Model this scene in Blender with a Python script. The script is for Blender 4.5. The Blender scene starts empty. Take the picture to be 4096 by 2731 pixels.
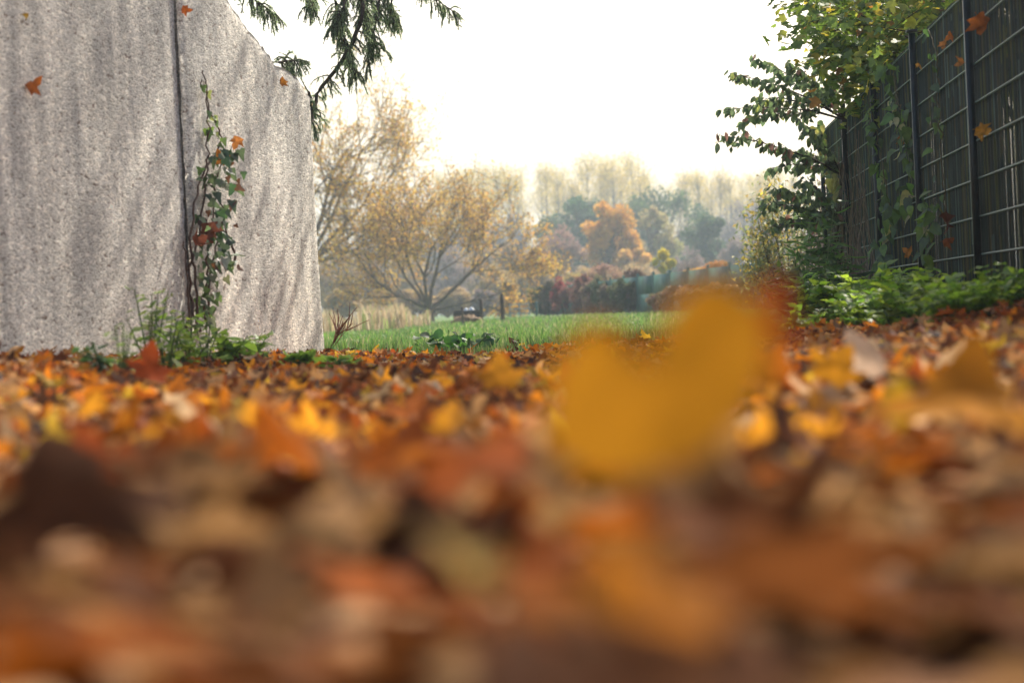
import bpy, math, random
import numpy as np
from mathutils import Matrix, Vector, Euler

SC = bpy.context.scene
COL = SC.collection
R = math.radians

# ------------------------------------------------------------------ camera
LENS = 80.0
FPX = 1024 * LENS / 36.0
CAM = np.array([0.0, 0.0, 0.30])
HOR = 310.0                      # where the level line crosses the middle column
ROLL = 0.047
pitch = math.atan((341.0 - HOR) / FPX)
F = np.array([0, math.cos(pitch), -math.sin(pitch)])
R0 = np.array([1.0, 0, 0]); U0 = np.array([0, math.sin(pitch), math.cos(pitch)])
RT = R0 * math.cos(ROLL) - U0 * math.sin(ROLL)
UP = U0 * math.cos(ROLL) + R0 * math.sin(ROLL)
cam_data = bpy.data.cameras.new('camera')
cam = bpy.data.objects.new('camera', cam_data)
COL.objects.link(cam)
m = Matrix.Identity(4)
for i in range(3):
    m[i][0] = RT[i]; m[i][1] = UP[i]; m[i][2] = -F[i]; m[i][3] = CAM[i]
cam.matrix_world = m
cam_data.lens = LENS; cam_data.sensor_width = 36
cam_data.clip_start = 0.05; cam_data.clip_end = 3000
cam_data.dof.use_dof = True
cam_data.dof.focus_distance = 17.0
cam_data.dof.aperture_fstop = 3.2
SC.camera = cam

# ------------------------------------------------------------------ light
SUN_DIR = np.array([0.30, 0.68, 0.60]); SUN_DIR /= np.linalg.norm(SUN_DIR)
EL = math.asin(SUN_DIR[2]); AZ = math.atan2(SUN_DIR[0], SUN_DIR[1])
w = bpy.data.worlds.new("World"); SC.world = w; w.use_nodes = True
nt = w.node_tree; nt.nodes.clear()
sky = nt.nodes.new('ShaderNodeTexSky'); sky.sky_type = 'NISHITA'; sky.sun_disc = False
sky.sun_elevation = EL; sky.sun_rotation = AZ
sky.air_density = 1.0; sky.dust_density = 6.0; sky.ozone_density = 1.0
bg = nt.nodes.new('ShaderNodeBackground'); bg.inputs['Strength'].default_value = 0.12
wo = nt.nodes.new('ShaderNodeOutputWorld')
nt.links.new(sky.outputs[0], bg.inputs[0]); nt.links.new(bg.outputs[0], wo.inputs[0])
sl = bpy.data.lights.new('sun', 'SUN'); sl.energy = 4.8; sl.angle = R(0.55); sl.color = (1.0, 0.93, 0.82)
so = bpy.data.objects.new('sun', sl); COL.objects.link(so)
so.rotation_euler = Vector(tuple(SUN_DIR)).to_track_quat('Z', 'Y').to_euler()
SC.view_settings.view_transform = 'Standard'; SC.view_settings.look = 'None'
SC.view_settings.exposure = 1.0; SC.view_settings.gamma = 1.0
try:
    SC.cycles.use_denoising = True
    SC.cycles.max_bounces = 8; SC.cycles.transmission_bounces = 4; SC.cycles.diffuse_bounces = 4
    SC.cycles.transparent_max_bounces = 4; SC.cycles.volume_bounces = 1
    SC.cycles.sample_clamp_indirect = 6.0
except Exception:
    pass

# ------------------------------------------------------------------ helpers
rng = np.random.default_rng(11)

def at(x, y, Y):
    d = F + RT * (x - 512) / FPX - UP * (y - 341) / FPX
    return CAM + d * (Y / d[1])

def atx(x, Y, z):
    """world point at depth Y and height z that shows in picture column x"""
    q = np.array([0, Y, z - CAM[2]])
    qF, qR = q @ F, q @ RT
    return np.array([((x - 512) / FPX * qF - qR) / RT[0], Y, z])

def norm(a):
    return a / (np.linalg.norm(a, axis=-1, keepdims=True) + 1e-12)

def sstep(a, b, x):
    t = np.clip((x - a) / (b - a), 0, 1)
    return t * t * (3 - 2 * t)

def zg(X, Y):
    X = np.asarray(X, float); Y = np.asarray(Y, float)
    near = 1 - sstep(14.0, 18.5, Y)
    z = 0.055 + 0.062 * (1 - sstep(1.0, 4.5, Y)) - 0.055 * sstep(5.0, 12.0, Y) + 0.038 * np.minimum(X * X, 5.0)
    z = z + 0.012 * np.sin(X * 5.1 + 1.3 * Y) + 0.012 * np.sin(Y * 3.3 - 2.1 * X + 1.0)
    return z * near + (1 - near) * (0.008 * np.sin(X * 1.3) * np.sin(Y * 0.7))

class MB:
    def __init__(s):
        s.v = []; s.f3 = []; s.f4 = []; s.t = []; s.n = 0
    def add(s, v, f, tint=(1, 1, 1)):
        v = np.asarray(v, float).reshape(-1, 3); f = np.asarray(f, int)
        (s.f3 if f.shape[1] == 3 else s.f4).append(f + s.n)
        t = np.asarray(tint, float)
        if t.ndim == 1: t = np.tile(t[:3], (len(v), 1))
        s.v.append(v); s.t.append(t); s.n += len(v)
        return s
    def build(s, name, mat, parent=None, origin=(0, 0, 0), smooth=True):
        v = np.concatenate(s.v) - np.asarray(origin)
        f3 = np.concatenate(s.f3) if s.f3 else np.zeros((0, 3), int)
        f4 = np.concatenate(s.f4) if s.f4 else np.zeros((0, 4), int)
        me = bpy.data.meshes.new(name)
        me.vertices.add(len(v)); me.vertices.foreach_set('co', v.astype(np.float32).ravel())
        nl = f3.size + f4.size
        me.loops.add(nl); me.loops.foreach_set('vertex_index', np.concatenate([f3.ravel(), f4.ravel()]).astype(np.int32))
        npoly = len(f3) + len(f4)
        me.polygons.add(npoly)
        st = np.concatenate([np.arange(len(f3)) * 3, f3.size + np.arange(len(f4)) * 4]).astype(np.int32)
        me.polygons.foreach_set('loop_start', st)
        me.update(calc_edges=True); me.validate()
        if smooth: me.polygons.foreach_set('use_smooth', np.ones(len(me.polygons), bool))
        at_ = me.attributes.new('tint', 'FLOAT_COLOR', 'POINT')
        t = np.concatenate(s.t); t = np.concatenate([t, np.ones((len(t), 1))], 1)
        if len(me.vertices) == len(t): at_.data.foreach_set('color', t.astype(np.float32).ravel())
        if mat: me.materials.append(mat)
        o = bpy.data.objects.new(name, me); COL.objects.link(o)
        if parent is not None: o.parent = parent
        else: o.location = tuple(origin)
        return o

def box(mb, c, s, tint=(1, 1, 1), rz=0.0, rot=None):
    c = np.asarray(c, float); s = np.asarray(s, float) / 2
    v = np.array([[x, y, z] for x in (-1, 1) for y in (-1, 1) for z in (-1, 1)], float) * s
    if rot is not None: v = v @ np.asarray(rot).T
    elif rz:
        cs, sn = math.cos(rz), math.sin(rz)
        v = v @ np.array([[cs, sn, 0], [-sn, cs, 0], [0, 0, 1]])
    mb.add(v + c, [[0, 1, 3, 2], [4, 6, 7, 5], [0, 4, 5, 1], [2, 3, 7, 6], [0, 2, 6, 4], [1, 5, 7, 3]], tint)

def tube(mb, pts, rad, sides=5, tint=(1, 1, 1)):
    pts = np.asarray(pts, float); n = len(pts)
    rad = np.broadcast_to(np.asarray(rad, float), (n,))
    T = np.gradient(pts, axis=0); T = norm(T)
    ref = np.array([0.31, 0.17, 0.93]) if abs(T[:, 2]).mean() < 0.8 else np.array([0.9, 0.2, 0.1])
    A = norm(np.cross(T, ref)); B = np.cross(T, A)
    a = np.arange(sides) / sides * 2 * math.pi
    v = pts[:, None] + rad[:, None, None] * (A[:, None] * np.cos(a)[None, :, None] + B[:, None] * np.sin(a)[None, :, None])
    i = np.arange(n - 1)[:, None] * sides; j = np.arange(sides)[None]; k = (j + 1) % sides
    f = np.stack([i + j, i + k, i + sides + k, i + sides + j], -1).reshape(-1, 4)
    mb.add(v.reshape(-1, 3), f, tint)

# leaf outlines: (verts, tri faces), stalk at the origin, tip at y = 1
def fan(outline, centre=(0, 0.4), rings=1):
    o = np.asarray(outline, float); n = len(o); c = np.asarray(centre)
    V = [c[None]]
    if rings == 2: V.append(c + (o - c) * 0.55)
    V.append(o); V = np.concatenate(V)
    V = np.concatenate([V, np.zeros((len(V), 1))], 1)
    fs = []
    for i in range(n):
        j = (i + 1) % n
        if rings == 1: fs.append((0, 1 + i, 1 + j))
        else:
            fs.append((0, 1 + i, 1 + j)); fs.append((1 + i, 1 + n + i, 1 + n + j)); fs.append((1 + i, 1 + n + j, 1 + j))
    return V, np.array(fs)

def mirror(half, tip=(0, 1), base=(0, 0.0)):
    h = [tuple(p) for p in half]
    return [base] + h + [tip] + [(-x, y) for x, y in reversed(h)]

PLANE = mirror([(.10, -.03), (.30, -.10), (.46, .0), (.36, .13), (.54, .20), (.66, .46), (.46, .42), (.27, .45), (.30, .62), (.21, .66), (.12, .86)])
MAPLE = mirror([(.22, .02), (.38, .06), (.34, .22), (.56, .52), (.36, .50), (.20, .52), (.22, .72)])
OVATE = mirror([(.16, .12), (.27, .36), (.24, .6), (.12, .84)])
HEART = mirror([(.18, -.15), (.40, -.10), (.50, .16), (.44, .45), (.26, .76)])
LANCE = mirror([(.08, .15), (.11, .45), (.06, .8)])
NETTLE = mirror([(.2, -.02), (.32, .12), (.30, .35), (.2, .62), (.08, .86)])
IVY = mirror([(.2, -.12), (.42, .02), (.34, .26), (.22, .42), (.16, .7)])
ROUND = mirror([(.25, -.1), (.48, .1), (.55, .42), (.42, .75), (.2, .95)], tip=(0, .97))

def leaf_cloud(mb, shape, pos, size, tints, normal=None, tip=None, curl=0.5, crinkle=0.03, rings=1, tilt=0.6, fold=0.3):
    """many leaves of one outline; every leaf gets its own size, facing, bend and tint"""
    V, Fc = fan(shape, rings=rings)
    N = len(pos)
    if N == 0: return
    size = np.broadcast_to(np.asarray(size, float), (N,))
    nrm = rng.normal(size=(N, 3)) * tilt + (np.array([0, 0, 1.0]) if normal is None else np.asarray(normal))
    nrm = norm(nrm)
    if tip is None: tip = rng.normal(size=(N, 3))
    else: tip = np.asarray(tip) + rng.normal(size=(N, 3)) * 0.35
    b = norm(tip - (tip * nrm).sum(-1, keepdims=True) * nrm)
    a = np.cross(b, nrm)
    k1 = rng.uniform(-1.5, 1.5, (N, 1)) * curl; k2 = rng.uniform(-1.5, 1.5, (N, 1)) * curl; fo = rng.uniform(-1.5, 1.5, (N, 1)) * fold
    x = np.tile(V[:, 0], (N, 1)); y = np.tile(V[:, 1], (N, 1))
    z = k1 * x * x + k2 * (y - .4) ** 2 + fo * np.abs(x) * .6 + rng.normal(size=x.shape) * crinkle
    P = (a[:, None] * x[..., None] + b[:, None] * (y - 0.0)[..., None] + nrm[:, None] * z[..., None]) * size[:, None, None] + np.asarray(pos)[:, None]
    f = (Fc[None] + (np.arange(N) * len(V))[:, None, None]).reshape(-1, 3)
    t = np.repeat(np.broadcast_to(np.asarray(tints, float), (N, 3)), len(V), 0)
    mb.add(P.reshape(-1, 3), f, t)

def flecks(mb, pos, size, tints, aspect=0.6, down=0.0):
    """small folded leaf-sized faces for far crowns"""
    N = len(pos)
    if N == 0: return
    size = np.broadcast_to(np.asarray(size, float), (N,))[:, None]
    a = norm(rng.normal(size=(N, 3)) - np.array([0, 0, down])); nn = norm(rng.normal(size=(N, 3)))
    b = norm(np.cross(a, nn)); c = np.cross(a, b)
    p = np.asarray(pos)
    v = np.stack([p - a * size * .5, p + b * size * .5 * aspect + c * size * .12, p + a * size * .5, p - b * size * .5 * aspect + c * size * .12], 1)
    f = np.arange(N * 4).reshape(N, 4)
    mb.add(v.reshape(-1, 3), f, np.repeat(np.broadcast_to(np.asarray(tints, float), (N, 3)), 4, 0))

def pick(pal, n, jit=0.18):
    pal = np.asarray(pal, float)
    wgt = pal[:, 3] / pal[:, 3].sum()
    i = rng.choice(len(pal), n, p=wgt)
    return pal[i, :3] * (1 + rng.normal(size=(n, 1)) * jit).clip(0.5, 1.6)

def tag(o, label=None, cat=None, group=None, kind=None):
    if label: o['label'] = label
    if cat: o['category'] = cat
    if group: o['group'] = group
    if kind: o['kind'] = kind
    return o

def empty(name, loc):
    o = bpy.data.objects.new(name, None); COL.objects.link(o); o.location = tuple(loc); o.empty_display_size = 0.1
    return o

def copy_tree(o, parent=None):
    c = o.copy(); COL.objects.link(c)
    if parent is not None: c.parent = parent
    for ch in list(o.children): copy_tree(ch, c)
    return c

# ------------------------------------------------------------------ materials
def new_mat(name):
    mt = bpy.data.materials.new(name); mt.use_nodes = True; mt.node_tree.nodes.clear()
    out = mt.node_tree.nodes.new('ShaderNodeOutputMaterial')
    return mt, mt.node_tree, out

def leaf_mat(name, source='tint', trans=0.42, gloss=0.05, rough=0.45, var=0.35, scale=25.0):
    mt, t, out = new_mat(name)
    n = t.nodes.new; L = t.links.new
    if source == 'tint':
        s = n('ShaderNodeAttribute'); s.attribute_name = 'tint'; colr = s.outputs['Color']
    else:
        s = n('ShaderNodeObjectInfo'); colr = s.outputs['Color']
    tc = n('ShaderNodeTexCoord'); nz = n('ShaderNodeTexNoise'); nz.inputs['Scale'].default_value = scale; nz.inputs['Detail'].default_value = 4
    L(tc.outputs['Object'], nz.inputs['Vector'])
    mr = n('ShaderNodeMapRange'); mr.inputs[1].default_value = 0.3; mr.inputs[2].default_value = 0.7
    mr.inputs[3].default_value = 1 - var; mr.inputs[4].default_value = 1 + var * 0.6
    L(nz.outputs[0], mr.inputs[0])
    mx = n('ShaderNodeVectorMath'); mx.operation = 'SCALE'
    L(colr, mx.inputs[0]); L(mr.outputs[0], mx.inputs['Scale'])
    d = n('ShaderNodeBsdfDiffuse'); tr = n('ShaderNodeBsdfTranslucent'); g = n('ShaderNodeBsdfGlossy'); g.inputs['Roughness'].default_value = rough
    L(mx.outputs[0], d.inputs[0]); L(mx.outputs[0], tr.inputs[0])
    m1 = n('ShaderNodeMixShader'); m1.inputs[0].default_value = trans
    L(d.outputs[0], m1.inputs[1]); L(tr.outputs[0], m1.inputs[2])
    m2 = n('ShaderNodeMixShader'); m2.inputs[0].default_value = gloss
    L(m1.outputs[0], m2.inputs[1]); L(g.outputs[0], m2.inputs[2]); L(m2.outputs[0], out.inputs[0])
    return mt

def solid_mat(name, col, col2=None, rough=0.8, scale=8.0, bump=0.3, spec=0.3, metallic=0.0, stretch=(1, 1, 1)):
    mt, t, out = new_mat(name); n = t.nodes.new; L = t.links.new
    col2 = col2 or tuple(c * 0.5 for c in col)
    p = n('ShaderNodeBsdfPrincipled'); p.inputs['Roughness'].default_value = rough
    p.inputs['Specular IOR Level'].default_value = spec; p.inputs['Metallic'].default_value = metallic
    tc = n('ShaderNodeTexCoord'); mp = n('ShaderNodeMapping'); mp.inputs['Scale'].default_value = stretch
    nz = n('ShaderNodeTexNoise'); nz.inputs['Scale'].default_value = scale; nz.inputs['Detail'].default_value = 6
    L(tc.outputs['Object'], mp.inputs[0]); L(mp.outputs[0], nz.inputs['Vector'])
    cr = n('ShaderNodeValToRGB'); cr.color_ramp.elements[0].position = .35; cr.color_ramp.elements[1].position = .65
    cr.color_ramp.elements[0].color = (*col2, 1); cr.color_ramp.elements[1].color = (*col, 1)
    at_ = n('ShaderNodeAttribute'); at_.attribute_name = 'tint'
    mm = n('ShaderNodeMix'); mm.data_type = 'RGBA'; mm.blend_type = 'MULTIPLY'; mm.inputs[0].default_value = 1
    L(nz.outputs[0], cr.inputs[0]); L(cr.outputs[0], mm.inputs[6]); L(at_.outputs['Color'], mm.inputs[7]); L(mm.outputs[2], p.inputs['Base Color'])
    b = n('ShaderNodeBump'); b.inputs['Strength'].default_value = bump; b.inputs['Distance'].default_value = 0.02
    L(nz.outputs[0], b.inputs['Height']); L(b.outputs[0], p.inputs['Normal']); L(p.outputs[0], out.inputs[0])
    return mt

def concrete_mat():
    mt, t, out = new_mat('exposed_aggregate_concrete'); n = t.nodes.new; L = t.links.new
    p = n('ShaderNodeBsdfPrincipled'); p.inputs['Roughness'].default_value = .9; p.inputs['Specular IOR Level'].default_value = .2
    tc = n('ShaderNodeTexCoord')
    def noise(sc, det, st=None, rgh=.6):
        nz = n('ShaderNodeTexNoise'); nz.inputs['Scale'].default_value = sc; nz.inputs['Detail'].default_value = det; nz.inputs['Roughness'].default_value = rgh
        if st:
            mp = n('ShaderNodeMapping'); mp.inputs['Scale'].default_value = st; L(tc.outputs['Object'], mp.inputs[0]); L(mp.outputs[0], nz.inputs['Vector'])
        else: L(tc.outputs['Object'], nz.inputs['Vector'])
        return nz
    def ramp(src, a, b, ca, cb):
        r = n('ShaderNodeValToRGB'); e = r.color_ramp.elements
        e[0].position = a; e[1].position = b; e[0].color = (*ca, 1); e[1].color = (*cb, 1); L(src, r.inputs[0]); return r
    def mul(a, b, f=1.0):
        m_ = n('ShaderNodeMix'); m_.data_type = 'RGBA'; m_.blend_type = 'MULTIPLY'; m_.inputs[0].default_value = f
        L(a, m_.inputs[6]); L(b, m_.inputs[7]); return m_.outputs[2]
    big = noise(1.6, 5); base = ramp(big.outputs[0], .3, .7, (.70, .665, .605), (.86, .82, .755))
    spk = noise(112, 3, (.7, .42, 1.1), .7); s1 = ramp(spk.outputs[0], .37, .49, (.32, .295, .265), (1, 1, 1))
    pit = noise(34, 3, (.6, .36, 1.0), .75); s2 = ramp(pit.outputs[0], .34, .40, (.36, .29, .26), (1, 1, 1))
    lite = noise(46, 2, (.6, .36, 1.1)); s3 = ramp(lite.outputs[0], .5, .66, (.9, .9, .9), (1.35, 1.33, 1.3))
    stk = noise(2.6, 7, (1, 1.5, .26), .65); s4 = ramp(stk.outputs[0], .38, .63, (.68, .675, .67), (1.28, 1.25, 1.18))  # upright streaks: stains, plus dappled sun patches painted into the concrete colour
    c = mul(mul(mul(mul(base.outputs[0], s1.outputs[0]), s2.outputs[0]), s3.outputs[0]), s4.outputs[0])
    L(c, p.inputs['Base Color'])
    b = n('ShaderNodeBump'); b.inputs['Strength'].default_value = .7; b.inputs['Distance'].default_value = .012
    ad = n('ShaderNodeMath'); ad.operation = 'ADD'; L(spk.outputs[0], ad.inputs[0]); L(pit.outputs[0], ad.inputs[1])
    L(ad.outputs[0], b.inputs['Height']); L(b.outputs[0], p.inputs['Normal']); L(p.outputs[0], out.inputs[0])
    return mt

def ground_mat():
    mt, t, out = new_mat('leaf_strewn_soil_and_turf'); n = t.nodes.new; L = t.links.new
    p = n('ShaderNodeBsdfPrincipled'); p.inputs['Roughness'].default_value = .95; p.inputs['Specular IOR Level'].default_value = .1
    tc = n('ShaderNodeTexCoord')
    v = n('ShaderNodeTexVoronoi'); v.inputs['Scale'].default_value = 14; L(tc.outputs['Object'], v.inputs['Vector'])
    sep = n('ShaderNodeSeparateColor'); L(v.outputs['Color'], sep.inputs[0])
    lr = n('ShaderNodeValToRGB'); e = lr.color_ramp.elements
    e[0].position = 0; e[0].color = (.035, .016, .008, 1); e[1].position = 1; e[1].color = (.34, .15, .03, 1)
    for pos, c in ((.35, (.11, .045, .018)), (.6, (.22, .085, .02)), (.8, (.30, .18, .09))):
        k = e.new(pos); k.color = (*c, 1)
    L(sep.outputs[0], lr.inputs[0])
    gn = n('ShaderNodeTexNoise'); gn.inputs['Scale'].default_value = 3; gn.inputs['Detail'].default_value = 8; L(tc.outputs['Object'], gn.inputs['Vector'])
    gr = n('ShaderNodeValToRGB'); gr.color_ramp.elements[0].color = (.035, .075, .012, 1); gr.color_ramp.elements[1].color = (.09, .17, .03, 1)
    gr.color_ramp.elements[0].position = .35; gr.color_ramp.elements[1].position = .65; L(gn.outputs[0], gr.inputs[0])
    sx = n('ShaderNodeSeparateXYZ'); L(tc.outputs['Object'], sx.inputs[0])
    ad = n('ShaderNodeMath'); ad.operation = 'MULTIPLY_ADD'; L(gn.outputs[0], ad.inputs[0]); ad.inputs[1].default_value = 2.0; L(sx.outputs[1], ad.inputs[2])
    mr = n('ShaderNodeMapRange'); mr.inputs[1].default_value = 15.0; mr.inputs[2].default_value = 16.0; L(ad.outputs[0], mr.inputs[0])
    mx = n('ShaderNodeMix'); mx.data_type = 'RGBA'; L(mr.outputs[0], mx.inputs[0]); L(lr.outputs[0], mx.inputs[6]); L(gr.outputs[0], mx.inputs[7])
    L(mx.outputs[2], p.inputs['Base Color']); L(p.outputs[0], out.inputs[0])
    return mt

def screen_mat():
    mt, t, out = new_mat('dark_green_privacy_strip'); n = t.nodes.new; L = t.links.new
    p = n('ShaderNodeBsdfPrincipled'); p.inputs['Roughness'].default_value = .5; p.inputs['Specular IOR Level'].default_value = .12
    tc = n('ShaderNodeTexCoord')
    def nz(sc, st, det=5):
        mp = n('ShaderNodeMapping'); mp.inputs['Scale'].default_value = st; q = n('ShaderNodeTexNoise'); q.inputs['Scale'].default_value = sc; q.inputs['Detail'].default_value = det
        q.inputs['Roughness'].default_value = .65; L(tc.outputs['Object'], mp.inputs[0]); L(mp.outputs[0], q.inputs['Vector']); return q.outputs[0]
    def lay(prev, mask, lo, hi, col, mx=1.0):
        mr = n('ShaderNodeMapRange'); mr.inputs[1].default_value = lo; mr.inputs[2].default_value = hi; mr.inputs[4].default_value = mx; L(mask, mr.inputs[0])
        m_ = n('ShaderNodeMix'); m_.data_type = 'RGBA'; L(mr.outputs[0], m_.inputs[0])
        if isinstance(prev, tuple): m_.inputs[6].default_value = (*prev, 1)
        else: L(prev, m_.inputs[6])
        m_.inputs[7].default_value = (*col, 1); return m_.outputs[2]
    c = lay((.016, .030, .023), nz(4, (1, 1, .3)), .4, .65, (.045, .062, .045))
    c = lay(c, nz(9, (1, 9, .5)), .48, .62, (.12, .14, .11), .9)
    c = lay(c, nz(7, (1, 5, 1.2), 8), .48, .60, (.15, .10, .045), .9)
    c = lay(c, nz(11, (1, 4, 1.6), 8), .52, .62, (.13, .17, .04), .9)
    at_ = n('ShaderNodeAttribute'); at_.attribute_name = 'tint'
    mm = n('ShaderNodeMix'); mm.data_type = 'RGBA'; mm.blend_type = 'MULTIPLY'; mm.inputs[0].default_value = 1
    L(c, mm.inputs[6]); L(at_.outputs['Color'], mm.inputs[7]); L(mm.outputs[2], p.inputs['Base Color']); L(p.outputs[0], out.inputs[0])
    return mt

M = {}
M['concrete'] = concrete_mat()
M['ground'] = ground_mat()
M['leaf'] = leaf_mat('leaf_blade', trans=.58)
M['far_leaf'] = leaf_mat('far_foliage', trans=.40, gloss=.02, var=.15, scale=1.5)
M['dead_leaf'] = leaf_mat('fallen_leaf', trans=.45, gloss=.015, rough=.6, var=.4, scale=14)
M['single_leaf'] = leaf_mat('fallen_leaf_single', source='object', trans=.45, gloss=.006, rough=.65, var=.45, scale=3.0)
M['heart_leaf'] = leaf_mat('translucent_yellow_leaf', source='object', trans=.55, gloss=.006, rough=.6, var=.42, scale=26.0)
M['needle'] = leaf_mat('spruce_needles', trans=.5, gloss=.06)
M['grass'] = leaf_mat('grass_blade', trans=.45, gloss=.06, var=.2, scale=2)
M['bark'] = solid_mat('grey_brown_bark', (.20, .155, .11), (.09, .07, .05), .95, 9, .5, .1)
M['dark_bark'] = solid_mat('dark_bark', (.07, .05, .038), (.03, .022, .016), .95, 12, .5, .1)
M['stem'] = solid_mat('plant_stem', (1, 1, 1), (.7, .7, .7), .7, 20, .1, .2)
M['rod'] = solid_mat('green_coated_rod_with_algae', (.034, .058, .046), (.016, .030, .023), .4, 6, .1, .25, stretch=(1, 1, .4))
M['steel'] = solid_mat('green_black_coated_steel', (.010, .022, .018), (.006, .013, .011), .33, 30, .1, .4)
M['screen'] = screen_mat()
M['far_fence'] = solid_mat('weathered_green_fence_slat', (.07, .17, .145), (.045, .11, .09), .6, 3, .1)
M['wood'] = solid_mat('weathered_post_wood', (.16, .12, .09), (.07, .05, .04), .9, 12, .4, .1, stretch=(1, 1, .2))
M['dark_wood'] = solid_mat('tarred_boards', (.045, .038, .034), (.02, .017, .015), .9, 10, .4, .1, stretch=(.3, 1, 1))
M['straw'] = solid_mat('rotting_straw', (.25, .17, .10), (.09, .06, .035), .95, 14, .8, .1)
M['sheet'] = solid_mat('white_plastic_sheet', (.75, .78, .82), (.55, .58, .62), .35, 6, .4, .4)
M['rail'] = solid_mat('blue_grey_rail', (.22, .30, .34), (.15, .2, .23), .5, 10, .1)

# ------------------------------------------------------------------ setting: ground and haze
def axis(parts):
    a = [np.linspace(p, q, n, endpoint=False) for p, q, n in parts]
    return np.concatenate(a + [[parts[-1][1]]])
gx = axis([(-640, -60, 20), (-60, -6, 24), (-6, 6, 120), (6, 60, 24), (60, 640, 20)])
gy = axis([(-640, -20, 16), (-20, -1, 10), (-1, 20, 190), (20, 80, 40), (80, 640, 30)])
XX, YY = np.meshgrid(gx, gy, indexing='ij')
gv = np.stack([XX, YY, zg(XX, YY)], -1).reshape(-1, 3)
ny = len(gy)
ii, jj = np.meshgrid(np.arange(len(gx) - 1), np.arange(ny - 1), indexing='ij')
gf = np.stack([ii * ny + jj, (ii + 1) * ny + jj, (ii + 1) * ny + jj + 1, ii * ny + jj + 1], -1).reshape(-1, 4)
mb = MB(); mb.add(gv, gf); tag(mb.build('ground', M['ground']), kind='structure')

def haze():
    mb = MB(); box(mb, (0, 0, 17), (1400, 1400, 40))
    mt, t, out = new_mat('pale_haze')
    v = t.nodes.new('ShaderNodeVolumePrincipled'); v.inputs['Color'].default_value = (.74, .86, 1.0, 1); v.inputs['Density'].default_value = HAZE
    v.inputs['Anisotropy'].default_value = 0.1
    t.links.new(v.outputs[0], out.inputs['Volume'])
    tag(mb.build('haze', mt, smooth=False), kind='stuff')
HAZE = 0.0009

# ------------------------------------------------------------------ concrete wall
WA = np.array([-2.14, 9.5]); WB = np.array([-1.21, 14.5]); WT = (WB - WA) / np.linalg.norm(WB - WA)
WN = np.array([WT[1], -WT[0]])            # faces the path
def on_wall(x, y, off=0.0):
    """(distance along the wall, height) seen at a picture point"""
    d = F + RT * (x - 512) / FPX - UP * (y - 341) / FPX
    a = WA + WN * off
    k = ((a - CAM[:2]) @ WN) / (d[:2] @ WN)
    P = CAM + d * k
    return np.array([(P[:2] - a) @ WT, P[2]])
def wall_pt(s, z, off=0.0):
    q = WA + WT * s + WN * off
    return np.array([q[0], q[1], z])

def wall_panel(outline, name, parent, origin, thick=0.28, seed=0):
    """a slab: a gridded, slightly uneven face cut to the outline, with returns to the back"""
    r = np.random.default_rng(seed)
    s0, s1 = outline['s']; ns, nz_ = 60, 56
    S = np.linspace(0, 1, ns); Z = np.linspace(0, 1, nz_)
    top = np.interp(S, outline['top_s'], outline['top_z'])
    top = top + r.normal(size=ns) * .006
    P = np.zeros((ns, nz_, 3)); Q = np.zeros_like(P)
    jl = r.normal(size=nz_) * .005; jr = r.normal(size=nz_) * .006
    for i in range(ns):
        for j in range(nz_):
            z = -0.1 + (top[i] + .1) * Z[j]
            a = s0 + (s1 - s0) * S[i]
            # edges are not quite upright
            a += outline.get('lean', 0) * S[i] * (z - 0.1)
            if i == 0: a += jl[j]
            if i == ns - 1: a += jr[j]
            o = r.normal() * .0010 + .006 * math.sin(a * 3.1 + 1.2) * math.sin(z * 2.3)
            e = min(i, ns - 1 - i, nz_ - 1 - j)
            if e == 0: o -= .018
            elif e == 1: o -= .004
            P[i, j] = wall_pt(a, z, o); Q[i, j] = wall_pt(a, z, -thick)
    idx = np.arange(ns * nz_).reshape(ns, nz_)
    mb = MB()
    q = lambda A: np.stack([A[:-1, :-1], A[1:, :-1], A[1:, 1:], A[:-1, 1:]], -1).reshape(-1, 4)
    V = np.concatenate([P.reshape(-1, 3), Q.reshape(-1, 3)]); n = ns * nz_
    fs = [q(idx), q(idx)[:, ::-1] + n]
    def strip(line): return np.stack([line[:-1], line[1:], line[1:] + n, line[:-1] + n], -1)
    fs += [strip(idx[:, -1])[:, ::-1], strip(idx[0, :])[:, ::-1], strip(idx[-1, :])]
    mb.add(V, np.concatenate(fs))
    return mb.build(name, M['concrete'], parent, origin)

wall_o = wall_pt(3.0, 0)
wall = tag(empty('concrete_wall', wall_o), 'tall grey exposed aggregate concrete wall with an open vertical joint', 'wall')
sj = on_wall(193, 320)[0]
tops = [on_wall(x, y) for x, y in ((180, -48), (226, -6), (252, 28), (276, 55), (279, 64), (296, 73), (304, 80))]
s_end = on_wall(327, 345)[0]; s_top = on_wall(308, 100)
lean = (s_top[0] - s_end) / (s_top[1] - 0.1)
s2a = sj + .035
def tofrac(s, z): return (s - lean * (z - .1) - s2a) / (s_end - s2a)
ts = [0] + [min(.995, max(0.01, (tp[0] - s2a) / (s_end - s2a))) for tp in tops[1:]] + [1]
tz = [tops[0][1]] + [tp[1] for tp in tops[1:]] + [on_wall(308, 96)[1]]
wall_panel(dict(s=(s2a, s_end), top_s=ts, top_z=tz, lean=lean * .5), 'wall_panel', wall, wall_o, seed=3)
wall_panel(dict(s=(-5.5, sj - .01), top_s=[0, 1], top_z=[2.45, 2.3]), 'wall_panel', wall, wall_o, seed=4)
mb = MB(); c = wall_pt(sj + .012, 1.0, -.115)
box(mb, c, (.10, .10, 2.2), (.35, .33, .31), rz=math.atan2(WT[1], WT[0])); mb.build('joint_filler', M['concrete'], wall, wall_o)

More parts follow.
